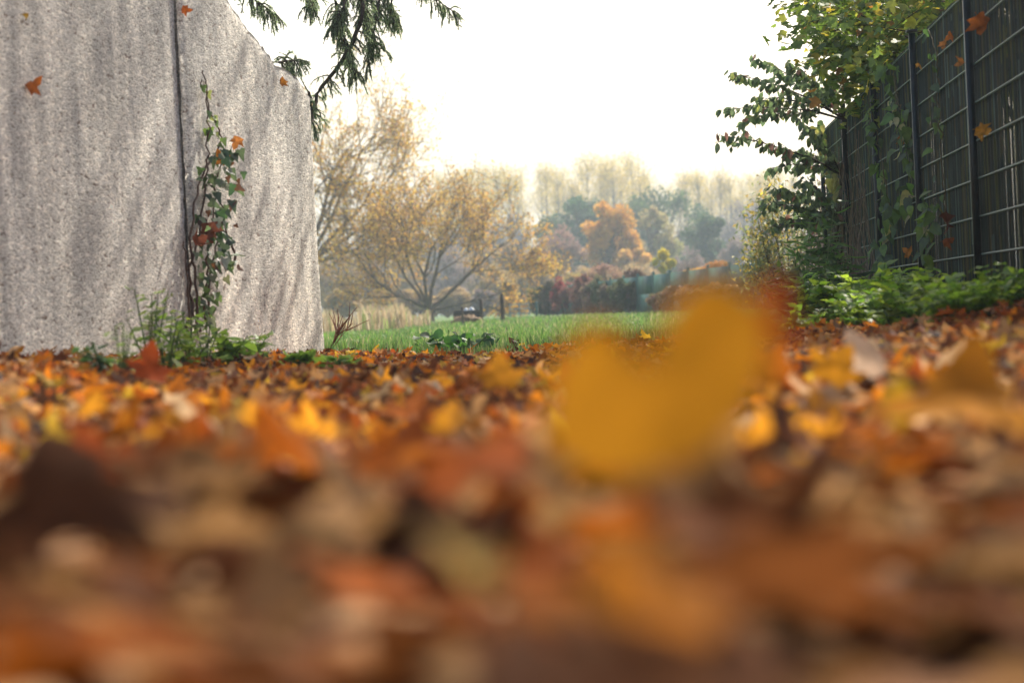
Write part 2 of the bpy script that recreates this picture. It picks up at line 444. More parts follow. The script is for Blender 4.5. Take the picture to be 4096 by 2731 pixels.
# ------------------------------------------------------------------ fallen leaves
LITTER = [(.52, .23, .018, 2.6), (.52, .17, .012, 4.6), (.34, .085, .010, 4.0), (.19, .062, .018, 4.2), (.10, .038, .015, 3.4),
          (.05, .022, .012, 1.2), (.44, .24, .09, 3.2), (.50, .34, .19, 1.3), (.34, .17, .065, 3.0), (.30, .065, .010, 1.0), (.52, .33, .03, 1.2)]
def carpet():
    mb = MB()
    def zone(y0, y1, dens, size, rings, shape, wid, only=None):
        area = (y1 - y0) * (wid(y0) + wid(y1)) / 2 * 2
        n = int(area * dens)
        Y = np.sqrt(rng.uniform(y0 ** 2, y1 ** 2, n)) if y0 > 1 else rng.uniform(y0, y1, n)
        X = rng.uniform(-1, 1, n) * np.array([wid(q) for q in Y])
        # keep this side of the wall
        keep = ((np.stack([X, Y], 1) - WA) @ WN) > 0.02
        keep &= Y < 14.5 + 0.5 * np.sin(X * 3.0) + rng.normal(size=n) * .5 + (rng.uniform(size=n) < .06) * rng.uniform(0, 8, n) + np.where(X > .6, -1.3 * sstep(.6, 2.0, X), 0)
        if only is not None: keep &= only(X, Y)
        X, Y = X[keep], Y[keep]; n = len(X)
        s = size * rng.uniform(.55, 1.35, n)
        h = rng.uniform(0, 1, n) ** 1.7 * .045
        pos = np.stack([X, Y, zg(X, Y) + .006 + h], 1)
        leaf_cloud(mb, shape, pos, s, pick(LITTER, n), curl=.6, crinkle=.035, rings=rings, tilt=.34, fold=.5)
    wd = lambda y: .245 * y + .9
    zone(.3, 2.3, 170, .09, 2, PLANE, lambda y: 1.6, lambda x, y: np.abs(x) > .25 * y + .20)
    zone(2.2, 3.0, 60, .085, 2, PLANE, wd)
    zone(2.3, 4.5, 310, .078, 2, PLANE, wd)
    zone(4.5, 8.0, 360, .064, 1, PLANE, wd)
    zone(8.0, 15.6, 360, .062, 1, MAPLE, lambda y: min(.245 * y + .45, 3.3))
    zone(14.2, 15.9, 90, .075, 1, MAPLE, lambda y: 2.6)
    zone(15.9, 26, 5, .08, 1, MAPLE, lambda y: 2.9)
    tag(mb.build('fallen_leaves', M['dead_leaf']), 'carpet of brown and orange fallen leaves covering the path', 'fallen leaves', kind='stuff')
carpet()

def single_leaf_mesh(shape, k, petiole=True):
    V, Fc = fan(shape, rings=2); mb = MB()
    r = np.random.default_rng(100 + k)
    k1, k2, fo = r.uniform(-1, 1), r.uniform(-.8, .8), r.uniform(-.5, .5)
    x, y = V[:, 0], V[:, 1]
    z = k1 * x * x + k2 * (y - .4) ** 2 + fo * np.abs(x) + r.normal(size=len(x)) * .025
    P = np.stack([x, y, z], 1)
    mb.add(P, Fc)
    if petiole:
        b = P[1] if False else np.array([0, .0, k2 * .16])
        pts = [b + np.array([0, .05, 0]), b + np.array([.01, -.12, .02]), b + np.array([.04, -.28, .01 + .1 * r.normal()])]
        tube(mb, pts, [.012, .011, .016], 5)
    o = mb.build('fallen_leaf', M['single_leaf']); return o

KINDS = [('golden yellow', (.50, .23, .015)), ('bright orange', (.47, .14, .010)), ('rusty orange', (.33, .085, .010)),
         ('chestnut brown', (.19, .065, .018)), ('dark brown', (.10, .038, .015)), ('deep brown', (.075, .03, .012)),
         ('pale tan', (.38, .21, .09)), ('pale straw', (.42, .27, .12)), ('dull tan', (.30, .16, .06)), ('reddish', (.28, .055, .01))]
KW = np.array([3.4, 3.6, 4.4, 4.6, 2.6, 1.0, 2.2, .6, 2.4, 1.0]); KW = KW / KW.sum()
protos = [single_leaf_mesh(PLANE if k % 3 else MAPLE, k) for k in range(16)]
used = set()
def place_leaf(i, loc, size, eul, colour, label, group=None, name='fallen_leaf'):
    p = protos[i % 16]
    if i % 16 in used: o = p.copy(); COL.objects.link(o)
    else: o = p; used.add(i % 16)
    o.name = name
    o.location = tuple(loc); o.scale = (size,) * 3; o.rotation_euler = eul; o.color = (*colour, 1)
    tag(o, label, 'leaf', group)
    return o
NL = 290
for k in range(NL):
    Y = math.sqrt(rng.uniform(.5 ** 2, 2.4 ** 2))
    X = rng.uniform(-1, 1) * (.235 * Y + .12)
    ki = rng.choice(10, p=KW)
    if Y < 2.05: ki = [8, 3, 2, 3, 3, 4, 6, 8, 8, 2][ki]
    nm, cc = KINDS[ki]
    z = float(zg(X, Y)) + .010 + rng.uniform(0, 1) ** 1.5 * .035
    cc = np.array(cc) * rng.uniform(.6, 1.0) * (.85 if Y < 1.15 else 1)
    place_leaf(int(rng.integers(16)), (X, Y, z), .10 * rng.uniform(.7, 1.25), (rng.uniform(-.42, .42), rng.uniform(-.35, .35), rng.uniform(0, 6.28)), cc,
               f'{nm} fallen leaf lying in the blurred foreground of the leaf carpet', f'{nm} leaves near the camera')

# leaves one can point to
def hero(mesh_shape, px, py, d, width, colour, label, tilt=(R(80), 0, 0), seed=0, flat=.25, name='fallen_leaf', h=None):
    V, Fc = fan(mesh_shape, rings=2); r = np.random.default_rng(seed)
    x, y = V[:, 0], V[:, 1] - .4
    z = flat * (r.uniform(-1, 1) * x * x * 2 + r.uniform(-1, 1) * y * y) + r.normal(size=len(x)) * .012
    mb = MB(); mb.add(np.stack([x, y, z], 1), Fc)
    tube(mb, [(0, -.38, z[0]), (.01, -.55, z[0] + .02), (.03, -.7, z[0] + .05)], [.011, .010, .014], 5)
    o = mb.build(name, M['single_leaf']); o.location = tuple(at(px, py, d)); o.scale = (width,) * 3
    o.rotation_euler = tilt; o.color = (*colour, 1); tag(o, label, 'leaf'); return o

def heart_leaf():
    d = 1.02
    outl = [(606, 320), (578, 330), (552, 380), (545, 420), (556, 452), (590, 474), (640, 476), (700, 456), (745, 415), (766, 370),
            (768, 325), (752, 292), (722, 277), (692, 282), (672, 312), (648, 362), (632, 344)]
    P = np.array([at(x, y, d) for x, y in outl])
    c = P.mean(0); o = (P - c)[:, [0, 2]]
    V, Fc = fan(o, centre=(0, 0), rings=2)
    w3 = np.stack([V[:, 0], .6 * V[:, 1] * .5 + 3.0 * V[:, 0] ** 2 - .25 * V[:, 0], V[:, 1]], 1) + rng.normal(size=(len(V), 3)) * .0008
    mb = MB(); mb.add(w3, Fc)
    tube(mb, [(-.012, -.025, -.05), (-.004, -.03, -.075), (.01, -.04, -.10)], [.0016, .0014, .002], 5)
    ob = mb.build('heart_shaped_leaf', M['heart_leaf']); ob.location = tuple(c); ob.color = (.285, .125, .007, 1)
    tag(ob, 'large golden yellow heart shaped leaf standing upright out of the leaf carpet', 'leaf')
heart_leaf()
hero(MAPLE, 771, 318, 1.25, .044, (.26, .045, .008), 'rusty red leaf tip rising just behind the large heart shaped yellow leaf', (R(82), R(20), R(30)), 1)
hero(PLANE, 62, 478, 1.30, .105, (.085, .034, .014), 'big dark brown curled leaf arching up at the far left of the carpet', (R(40), R(-8), R(15)), 2, .8)
hero(OVATE, 868, 360, 4.2, .13, (.56, .40, .27), 'pale cream narrow leaf standing on edge on the right bank', (R(65), R(-20), R(15)), 3, .6)
hero(PLANE, 838, 366, 4.0, .085, (.5, .22, .012), 'yellow orange leaf leaning beside the pale cream leaf', (R(60), R(30), R(-20)), 4, .4)
hero(MAPLE, 768, 368, 3.6, .085, (.5, .14, .01), 'small bright orange leaf right of the heart shaped yellow leaf', (R(50), R(-30), R(40)), 5, .6)
hero(OVATE, 900, 408, 2.3, .065, (.5, .31, .02), 'small clear yellow leaf standing upright on the right side', (R(70), R(8), R(10)), 6, .3)
hero(PLANE, 500, 372, 4.6, .085, (.48, .21, .015), 'golden leaf with pointed lobes standing upright left of the heart shaped leaf', (R(60), R(0), R(0)), 7, .3)
hero(MAPLE, 150, 366, 6.2, .13, (.36, .07, .012), 'deep orange maple leaf standing up before the wall plants', (R(60), R(15), R(30)), 8, .5)
hero(PLANE, 460, 560, .95, .04, (.42, .29, .08), 'pale yellow round edged leaf lying in the blurred lower middle', (R(40), R(10), R(60)), 9, .4)
hero(PLANE, 610, 612, .84, .085, (.27, .10, .014), 'broad orange leaf lying flat in the blurred lower middle', (R(9), R(4), R(80)), 10, .5)
hero(PLANE, 460, 470, 1.7, .15, (.30, .07, .01), 'broad rust red leaf lying in the middle of the blurred carpet', (R(14), R(5), R(-30)), 11, .5)
hero(PLANE, 965, 395, 2.2, .15, (.42, .17, .01), 'large amber leaf tilted up at the right edge of the carpet', (R(26), R(10), R(-15)), 12, .5)

# ------------------------------------------------------------------ grass
def blades(mb, X, Y, Z, H, W, tint, lean=.35):
    n = len(X); a = rng.uniform(0, 6.283, n); l = np.abs(rng.normal(size=n)) * lean * H
    dx, dy = np.cos(a), np.sin(a); px_, py_ = -dy, dx
    b = np.stack([X, Y, Z], 1)
    side = np.stack([px_, py_, np.zeros(n)], 1) * (W / 2)[:, None] if np.ndim(W) else np.stack([px_, py_, np.zeros(n)], 1) * W / 2
    mid = b + np.stack([dx * l * .35, dy * l * .35, H * .6], 1); tp = b + np.stack([dx * l, dy * l, H * (1 - .25 * np.minimum(l / H, 1))], 1)
    v = np.stack([b - side, b + side, mid + side * .8, mid - side * .8, tp], 1).reshape(-1, 3)
    k = np.arange(n)[:, None] * 5
    t = np.repeat(tint, 5, 0)
    nb = mb.n
    mb.add(v, k + np.array([0, 1, 2, 3]), t)
    mb.f3.append((k + np.array([3, 2, 4])) + nb)
GREEN = [(.105, .21, .035, 3), (.15, .27, .05, 3), (.07, .15, .03, 2.5), (.26, .30, .10, 1.2), (.36, .31, .16, .9)]
def grass():
    mb = MB()
    def zone(y0, y1, n, h, w_, x0=300, x1=830):
        Y = np.sqrt(rng.uniform(y0 ** 2, y1 ** 2, n)); px_ = rng.uniform(x0, x1, n)
        X = (px_ - 512) / FPX * Y * 1.02 - .01 * Y
        clump = .5 + .8 * (.5 + .5 * np.sin(X * 4 + np.sin(Y * 3.1) * 2) * np.sin(Y * 1.7 + X))
        H = h * clump * rng.uniform(.5, 1.35, n)
        blades(mb, X, Y, zg(X, Y) - .005, H, w_ * rng.uniform(.7, 1.3, n), pick(GREEN, n, .15))
    zone(14.6, 19, 15000, .095, .007)
    zone(19, 28, 20000, .075, .010)
    zone(28, 45, 16000, .075, .015)
    zone(45, 75, 12000, .10, .025, 430, 830)
    tag(mb.build('grass', M['grass']), 'bright green grass growing behind the leaf covered path', 'grass', kind='stuff')
    mb = MB(); n = 5200
    Y = rng.uniform(50, 68, n); px_ = rng.uniform(300, 458, n)
    X = (px_ - 512) / FPX * Y - .012 * Y
    H = .62 * rng.uniform(.25, 1.3, n) * (0.75 + .35 * np.sin(px_ * .13) * np.sin(px_ * .051 + 1))
    blades(mb, X, Y, zg(X, Y) * 0, H, .035 * rng.uniform(.6, 1.4, n), pick([(.40, .30, .18, 3), (.34, .25, .14, 2), (.44, .36, .24, 2), (.20, .24, .08, 1.6)], n, .2), .35)
    tag(mb.build('dry_grass', M['grass']), 'pale dry reed grass standing along the field edge', 'dry grass', kind='stuff')
grass()

# ------------------------------------------------------------------ trees
def grow(r, p, d, L, rad, lev, nch, spread, upw, curve=.18, ratio=(.5, .75), lines=None, tips=None, tmin=.3, n=5):
    d = norm(np.asarray(d, float)); pts = [np.asarray(p, float)]
    for i in range(n):
        d = norm(d + r.normal(size=3) * curve + np.array([0, 0, upw]))
        pts.append(pts[-1] + d * L / n)
    pts = np.array(pts); rr = np.linspace(rad, rad * .4, n + 1)
    lines.append((pts, rr, lev))
    if lev == 0:
        tips.extend(pts[1:]); return
    for c in range(nch[lev - 1]):
        t = r.uniform(tmin, 1.0); k = t * n; i = min(int(k), n - 1); q = pts[i] + (pts[i + 1] - pts[i]) * (k - i)
        ax = norm(np.cross(d, r.normal(size=3))); ang = spread * r.uniform(.6, 1.25)
        dd = norm(pts[i + 1] - pts[i]) * math.cos(ang) + ax * math.sin(ang)
        grow(r, q, dd, L * r.uniform(*ratio), max(rr[i] * .55, .004), lev - 1, nch, spread, upw, curve, ratio, lines, tips, tmin * .8, n)

def build_lines(mb, lines, sides=(4, 5, 6, 7), tint=(1, 1, 1), rmin=0):
    for pts, rr, lev in lines:
        tube(mb, pts, np.maximum(rr, rmin), sides[min(lev, 3)], tint)

OCHRE = [(.64, .39, .05, 3), (.60, .29, .045, 3), (.68, .48, .07, 2), (.42, .24, .07, 2), (.42, .36, .08, 1)]
def branchy_tree(name, label, base, H, stems, seed, nleaf, lsize, pal, bark, nch=(5, 5, 5), spread=.75, upw=.04, trunk=None, width=1.0):
    r = np.random.default_rng(seed); lines = []; tips = []
    base = np.asarray(base, float); p = base.copy()
    if trunk:
        top = p + np.array([0, 0, trunk[0]])
        tr = np.array([p - [0, 0, .1], p + [0, 0, trunk[0] * .5], top]); lines.append((tr, np.array([trunk[1] * 1.3, trunk[1], trunk[1] * .9]), 3)); p = top
    for (dx, dz, L, rad) in stems:
        az = r.uniform(-.9, .9); grow(r, p, (dx, az * .9, dz), L, rad, 3, nch, spread, upw, .13, (.5, .72), lines, tips, .28)
    tips = np.array(tips)
    t = empty(name, base); tag(t, label, 'tree')
    mb = MB(); build_lines(mb, lines, (3, 4, 5, 6), rmin=.010); mb.build('trunk', bark, t, base)
    i = r.integers(0, len(tips), nleaf); pos = tips[i] + r.normal(size=(nleaf, 3)) * .14
    mb = MB(); flecks(mb, pos, lsize * rng.uniform(.6, 1.4, nleaf), pick(pal, nleaf), .7); mb.build('crown', M['far_leaf'], t, base)
    return t

branchy_tree('plane_tree', 'tall spreading autumn tree with a thin ochre crown beside the wall end', atx(309, 95, 0), 10,
    [(.5, 1, 5.6, 0.136), (.85, .8, 4.9, 0.116), (.2, 1, 5.7, 0.122), (1.2, .45, 4.2, 0.102), (-.5, 1, 5.0, 0.116), (-1, .6, 4.0, 0.095), (1.2, .0, 3.8, 0.075), (1.0, .25, 4.3, 0.088), (.7, .9, 5.4, 0.102)],
    5, 17000, .10, OCHRE, M['bark'], trunk=(2.6, 0.184), nch=(5, 5, 5), spread=.72)
branchy_tree('field_tree', 'broad low branching autumn tree forking from the ground in the field', atx(430, 88, 0), 6.5,
    [(-.9, .75, 3.7, .068), (-.45, 1, 4.0, .075), (.1, 1, 4.1, .075), (.4, 1, 4.1, .08), (.9, .7, 3.9, .08), (-1.25, .4, 3.4, .055), (1.3, .25, 3.1, .055), (-.2, .9, 3.2, .06)],
    8, 16000, .10, [(.62, .39, .07, 3), (.56, .29, .06, 3), (.62, .44, .08, 2), (.40, .25, .10, 2)], M['bark'], trunk=(.45, 0.177), nch=(5, 5, 5), spread=.68)

def clump_tree(name, label, x, ytop, ybot, wpx, d, pal, cat='tree', leaf=.25, n=3500, clumps=26, seed=0, group=None, bark='bark', round_=.75, airy=.16, limbs=True):
    """a crown of leaf clumps carried on limbs, its trunk running down to the ground"""
    r = np.random.default_rng(seed)
    ym = (ytop + ybot) / 2; c = at(x, ym, d); zt = at(x, ytop, d)[2]; zb = max(at(x, ybot, d)[2], .05)
    W = wpx / FPX * d / 2; Hh = (zt - zb) / 2; base = np.array([c[0], d, 0.0]); cz = (zt + zb) / 2
    cc = np.array([c[0], d, cz])
    t = empty(name, base); tag(t, label, cat, group)
    u = norm(r.normal(size=(clumps, 3))); rad = r.uniform(.35, 1, (clumps, 1)) ** .5 * (1 - airy)
    P = cc + u * rad * np.array([W, W * .9, Hh]) * r.uniform(.85, 1.1, (clumps, 1))
    P[:, 2] = np.maximum(P[:, 2], .1)
    mb = MB()
    th = max(zb, .3); tr = max(.03 * (zt), .03)
    trunk = np.array([base - [0, 0, .1], base + [r.normal() * .05 * W, 0, cz * .5], base + [r.normal() * .08 * W, 0, cz], base + [0, 0, cz + Hh * .5]])
    tube(mb, trunk, [tr * 1.2, tr * .9, tr * .6, tr * .25], 6)
    for p in P:
        q0 = trunk[1] + (trunk[2] - trunk[1]) * r.uniform(.1, 1); md = (q0 + p) / 2 + np.array([0, 0, -.08 * Hh]) + r.normal(size=3) * .06 * W
        tube(mb, [q0, md, p], [tr * .4, tr * .22, tr * .06], 4)
        if limbs:
            for _ in range(3):
                e = p + r.normal(size=3) * np.array([W, W, Hh]) * .22; tube(mb, [md, (md + e) / 2 + r.normal(size=3) * .03 * W, e], [tr * .14, tr * .09, tr * .04], 3)
    mb.build('trunk', M[bark], t, base)
    n = int(n * 1.5); i = r.integers(0, clumps, n); cs = round_ * .36 * r.uniform(.7, 1.25, clumps)
    off = norm(r.normal(size=(n, 3))) * (r.uniform(0, 1, (n, 1)) ** .45) * np.array([W, W, Hh * .8])
    pos = P[i] + off * cs[i][:, None]
    pos[:, 2] = np.maximum(pos[:, 2], .05)
    ctint = pick(pal, clumps, .14); tint = ctint[i] * .6 + pick(pal, n, .16) * .4
    mb = MB(); flecks(mb, pos, leaf * rng.uniform(.6, 1.4, n), tint, .75); mb.build('crown', M['far_leaf'], t, base)
    return t

EVER = [(.055, .11, .05, 3), (.08, .14, .05, 2), (.045, .09, .05, 2)]
clump_tree('evergreen_tree', 'dark evergreen tree with a broad crown behind the round orange tree', 581, 186, 290, 108, 205, EVER, leaf=.32, n=5200, clumps=40, seed=1)
clump_tree('evergreen_tree', 'dark evergreen tree with a ragged crown right of and behind the orange tree', 656, 183, 285, 96, 215, [(.08, .13, .055, 2), (.11, .16, .055, 2)], leaf=.32, n=4200, clumps=34, seed=2, airy=.05)
clump_tree('maple_tree', 'round bright orange maple tree in front of the dark evergreens', 612, 202, 285, 68, 165, [(.66, .36, .05, 3), (.60, .30, .05, 2), (.70, .42, .06, 2)], leaf=.24, n=6500, clumps=48, seed=3)
clump_tree('maple_tree', 'smaller orange maple at the lower right foot of the round orange tree', 634, 243, 292, 46, 160, [(.66, .40, .09, 3), (.62, .35, .08, 2)], leaf=.22, n=3000, clumps=26, seed=31)
clump_tree('willow_tree', 'pale tan willow right of the round orange tree', 652, 202, 285, 52, 185, [(.44, .36, .15, 2), (.40, .30, .15, 2), (.36, .36, .14, 2)], leaf=.22, n=3600, clumps=26, seed=4, airy=.05)
clump_tree('evergreen_tree', 'dark green rounded tree standing alone before the purple bare trees', 712, 209, 290, 70, 180, [(.06, .11, .05, 3), (.18, .18, .05, 1), (.05, .09, .05, 2)], leaf=.27, n=4400, clumps=34, seed=5)
clump_tree('bare_tree', 'pinkish brown leafless tree left of the round orange tree', 557, 222, 292, 62, 160, [(.34, .20, .16, 3), (.30, .20, .17, 2)], leaf=.16, n=3200, clumps=40, seed=6)
clump_tree('bare_tree', 'tan thin tree at the left of the pinkish brown tree', 519, 226, 300, 46, 150, [(.38, .27, .15, 3), (.34, .24, .14, 2)], leaf=.16, n=2600, clumps=30, seed=7)
clump_tree('bush', 'yellow green bush in front of the pinkish brown tree', 572, 268, 300, 44, 130, [(.36, .30, .08, 2), (.40, .28, .09, 2)], 'bush', leaf=.16, n=2200, clumps=18, seed=8)
clump_tree('bush', 'pale straw coloured rounded bush near the field posts', 513, 279, 316, 36, 92, [(.42, .32, .18, 2), (.38, .30, .16, 2)], 'bush', leaf=.10, n=2600, clumps=20, seed=9)
clump_tree('young_tree', 'bright yellow young tree rising behind the far green fence', 664, 246, 295, 28, 105, [(.58, .46, .04, 3), (.50, .44, .05, 2), (.34, .36, .05, 1)], leaf=.14, n=1900, clumps=18, seed=10, airy=0)
clump_tree('bush', 'orange brown bush spilling over the far green fence', 709, 258, 292, 56, 80, [(.44, .24, .07, 3), (.38, .18, .06, 2), (.45, .3, .08, 1)], 'bush', leaf=.09, n=2800, clumps=24, seed=11)
# hazy leafless trees behind everything else
for k, (x, yt, w_, d) in enumerate([(335, 236, 70, 235), (385, 232, 70, 245), (432, 215, 66, 240), (474, 205, 60, 250), (508, 214, 54, 235), (745, 192, 74, 240), (785, 205, 74, 230), (690, 226, 50, 245), (775, 238, 60, 190), (528, 250, 60, 240), (610, 228, 70, 260), (830, 215, 70, 235)]):
    nm_ = ['greyish', 'purplish grey', 'mauve grey'][k % 3]
    clump_tree('bare_tree', ['grey hazy leafless tree behind the plane tree by the wall', 'hazy purple leafless tree behind the left side of the plane tree', 'mauve leafless tree behind the low branching field tree',
        'grey leafless tree left of the first far poplars', 'purple leafless tree below the leftmost poplars', 'tall mauve leafless tree right of the dark rounded tree', 'grey mauve leafless tree beside the dogwood shrub',
        'small mauve leafless tree left of the dark rounded tree', 'low mauve leafless tree right of the dark rounded tree', 'low purple leafless tree left of the pinkish tree', 'tall leafless tree hidden behind the evergreens', 'leafless tree behind the dogwood shrub'][k],
        x, yt, 316, w_, d, [(.17, .13, .14, 3), (.20, .15, .13, 2), (.15, .13, .15, 2)], leaf=.22, n=4600, clumps=60, seed=40 + k, airy=.05)

for k, (x, yt, w_, d, pal, lab) in enumerate([(338, 252, 54, 150, 0, 'hazy tan thicket tree low behind the wall end'), (372, 262, 50, 160, 1, 'mauve thicket tree low behind the plane tree'), (405, 250, 56, 170, 0, 'tan thicket tree seen through the plane tree crown'),
        (446, 244, 56, 165, 1, 'mauve thicket tree seen through the field tree crown'), (482, 238, 50, 172, 0, 'tan thicket tree right of the field tree crown'), (538, 262, 44, 150, 0, 'tan brushy tree left of the crimson hedge shrub'), (497, 262, 40, 140, 0, 'straw tan brushy tree behind the tall slim field post'),
        (692, 250, 44, 165, 1, 'mauve brushy tree just left of the dark rounded tree'), (738, 236, 50, 170, 1, 'mauve brushy tree just right of the dark rounded tree'), (765, 222, 48, 178, 1, 'tall mauve brushy tree left of the yellow willow shrub'), (588, 262, 50, 150, 0, 'tan brushy tree under the pinkish brown tree'), (640, 262, 60, 150, 0, 'tan brushy tree under the round orange tree'), (455, 286, 40, 125, 0, 'low tan thicket right behind the compost bin'), (420, 288, 44, 125, 0, 'low tan thicket behind the trunk of the field tree'), (385, 286, 44, 125, 0, 'low tan thicket behind the reeds, left of the field tree'), (345, 286, 44, 120, 0, 'low tan thicket behind the reeds at the wall end'), (484, 290, 30, 125, 1, 'low mauve thicket between the compost bin and the slim post')]):
    clump_tree('brushy_tree', lab, x, yt, 318, w_, d, [[(.44, .31, .15, 3), (.50, .35, .12, 2), (.36, .26, .16, 1)], [(.25, .19, .18, 3), (.30, .22, .18, 2), (.22, .18, .2, 1)]][pal], leaf=.15, n=3600, clumps=50, seed=140 + k, airy=.05)

# poplars on the skyline
def poplar(seed):
    r = np.random.default_rng(seed); t = empty('poplar_tree', (0, 0, 0)); mb = MB(); H = 18.0
    tube(mb, [(0, 0, -.2), (.05, 0, 6), (0, .05, 12), (0, 0, H)], [.26, .2, .12, .02], 5)
    tips = []
    for k in range(46):
        z = r.uniform(3.5, 16.5); a = r.uniform(0, 6.28); o = np.array([math.cos(a), math.sin(a), 0]); L = r.uniform(1.6, 3.6) * (1 - .3 * (z / H))
        pts = np.array([[0, 0, z], o * .6 * L * .5 + [0, 0, z + L * .45], o * .75 * L * .7 + [0, 0, z + L]])
        tube(mb, pts, [.045, .03, .012], 3)
        for q in np.linspace(.2, 1, 6): tips.append(pts[0] + (pts[2] - pts[0]) * q)
    mb.build('trunk', M['bark'], t)
    tips = np.array(tips); n = 2000
    wgt = np.clip((tips[:, 2] - 6) / 9, .05, 1) ** 2; i = r.choice(len(tips), n, p=wgt / wgt.sum())
    mb = MB(); flecks(mb, tips[i] + r.normal(size=(n, 3)) * [.5, .5, .5], .17 * rng.uniform(.6, 1.4, n), pick([(.66, .48, .07, 3), (.52, .40, .08, 2), (.40, .29, .12, 1.5)], n), .7)
    mb.build('crown', M['far_leaf'], t)
    return t
PTOP = [(440, 182), (470, 172), (495, 170), (519, 168), (534, 180), (546, 167), (574, 168), (600, 160), (622, 160), (644, 171), (659, 189), (677, 178), (700, 181), (719, 177), (755, 176), (800, 178), (850, 180)]
pops = [poplar(200 + k) for k in range(6)]
pu = set()
for k, x in enumerate(np.arange(442, 800, 6.2)):
    x = x + rng.normal() * 2.0
    if 655 < x < 668 or 531 < x < 538: continue
    yt = np.interp(x, [p[0] for p in PTOP], [p[1] for p in PTOP]) - 9 + abs(rng.normal()) * 11
    d = rng.uniform(285, 330); P = at(x, (yt + 300) / 2, d); zt = at(x, yt, d)[2]
    i = k % 6; o = pops[i] if i not in pu else copy_tree(pops[i]); pu.add(i)
    s = zt / 18.0; o.location = (P[0], d, 0); o.scale = (s * rng.uniform(.9, 1.25), s, s); o.rotation_euler = (0, 0, rng.uniform(0, 6.28))
    tag(o, 'slender pale yellow poplar in the long row on the skyline', 'tree', 'poplars along the skyline')

# ------------------------------------------------------------------ field edge: far fence, hedge shrubs, posts, bin
def far_fence():
    A = atx(540, 92, 0); B = atx(782, 50, 0)
    n = 16; t = empty('green_fence', (A + B) / 2 * [1, 1, 0]); o0 = (A + B) / 2 * [1, 1, 0]
    tag(t, 'low weathered green slatted garden fence running behind the hedge', 'fence')
    dirv = (B - A)[:2]; rz = math.atan2(dirv[1], dirv[0]); Lb = np.linalg.norm(dirv) / n
    for k in range(n + 1):
        p = A + (B - A) * k / n; mb = MB(); box(mb, (p[0], p[1], .60), (.07, .07, 1.24), rz=rz); mb.build('post', M['far_fence'], t, o0, smooth=False)
        if k < n:
            c = A + (B - A) * (k + .5) / n; mb = MB()
            for j in range(2):
                box(mb, (c[0], c[1], .32 + j * .54), (Lb - .06, .025, .535), rz=rz, tint=np.ones(3) * rng.uniform(.8, 1.15))
            mb.build('slat_panel', M['far_fence'], t, o0, smooth=False)
far_fence()
HED = [(545, 284, 318, 16, 88, [(.05, .09, .04, 2), (.07, .10, .04, 1)], 'dark green upright hedge shrub beside the green metal post'),
       (535, 284, 318, 14, 90, [(.20, .22, .05, 2), (.30, .26, .06, 1)], 'yellow green hedge shrub at the far end of the fence'),
       (563, 276, 316, 22, 86, [(.34, .05, .06, 3), (.26, .06, .05, 2), (.3, .14, .10, 1)], 'crimson red hedge shrub in the row along the fence'),
       (584, 272, 316, 26, 83, [(.30, .14, .11, 3), (.22, .12, .10, 2)], 'dusky pink hedge shrub next to the crimson one'),
       (602, 279, 315, 22, 80, [(.07, .11, .05, 3), (.10, .12, .06, 2)], 'dark green ivy covered hedge shrub in the middle of the row'),
       (620, 276, 315, 20, 78, [(.09, .12, .05, 3), (.16, .15, .07, 2)], 'mottled green hedge shrub just left of the bare green fence panel'),
       (635, 263, 300, 26, 78, [(.14, .08, .06, 3), (.18, .12, .08, 2)], 'dark reddish brown bush standing above the hedge'),
       (604, 263, 292, 36, 100, [(.34, .18, .14, 2), (.36, .22, .14, 2)], 'rosy brown bush behind the hedge row'),
       (672, 284, 312, 24, 70, [(.20, .16, .07, 2), (.26, .14, .08, 2)], 'brown green hedge shrub covering the fence'),
       (740, 282, 312, 30, 55, [(.22, .16, .08, 2), (.34, .22, .08, 1), (.16, .16, .07, 2)], 'orange flecked shrub before the near end of the far fence'),
       (706, 286, 312, 30, 62, [(.22, .16, .08, 2), (.3, .2, .08, 1)], 'russet hedge shrub half hidden by the heart shaped leaf'),
       (762, 262, 290, 26, 60, [(.10, .07, .05, 2), (.3, .22, .06, 1)], 'dark thorny bush at the near end of the far fence')]
FA_, FB_ = atx(540, 92, 0), atx(782, 50, 0)
def fence_depth(x):
    f = np.linspace(-.1, 1.1, 200); q = FA_ + (FB_ - FA_) * f[:, None]
    pxs = 512 + FPX * ((q - CAM) @ RT) / ((q - CAM) @ F); return float(np.interp(x, pxs, q[:, 1]))
HED += [(552, 280, 316, 20, 85, [(.22, .16, .10, 2), (.12, .14, .06, 2)], 'brown green hedge shrub left of the crimson one'),
        (574, 278, 316, 22, 85, [(.28, .10, .09, 2), (.2, .14, .1, 2)], 'reddish brown hedge shrub right of the crimson one'),
        (593, 276, 316, 22, 85, [(.26, .16, .12, 2), (.14, .15, .07, 1)], 'faded pink and green hedge shrub left of the ivy covered one'),
        (611, 282, 316, 20, 85, [(.16, .15, .08, 2), (.22, .15, .1, 2)], 'grey green hedge shrub right of the ivy covered one'),
        (629, 277, 316, 20, 85, [(.08, .11, .05, 2), (.14, .15, .07, 1)], 'dark green hedge shrub at the left edge of the bare green fence panel'),
        (660, 289, 312, 20, 85, [(.26, .15, .10, 2), (.2, .2, .08, 1)], 'low russet hedge shrub right of the bare green fence panel'),
        (690, 284, 312, 26, 85, [(.24, .14, .08, 2), (.30, .18, .08, 1)], 'brown hedge shrub behind the top of the heart shaped leaf'),
        (722, 280, 312, 28, 85, [(.24, .17, .09, 2), (.2, .19, .08, 1.5)], 'rusty hedge shrub behind the right lobe of the heart shaped leaf')]
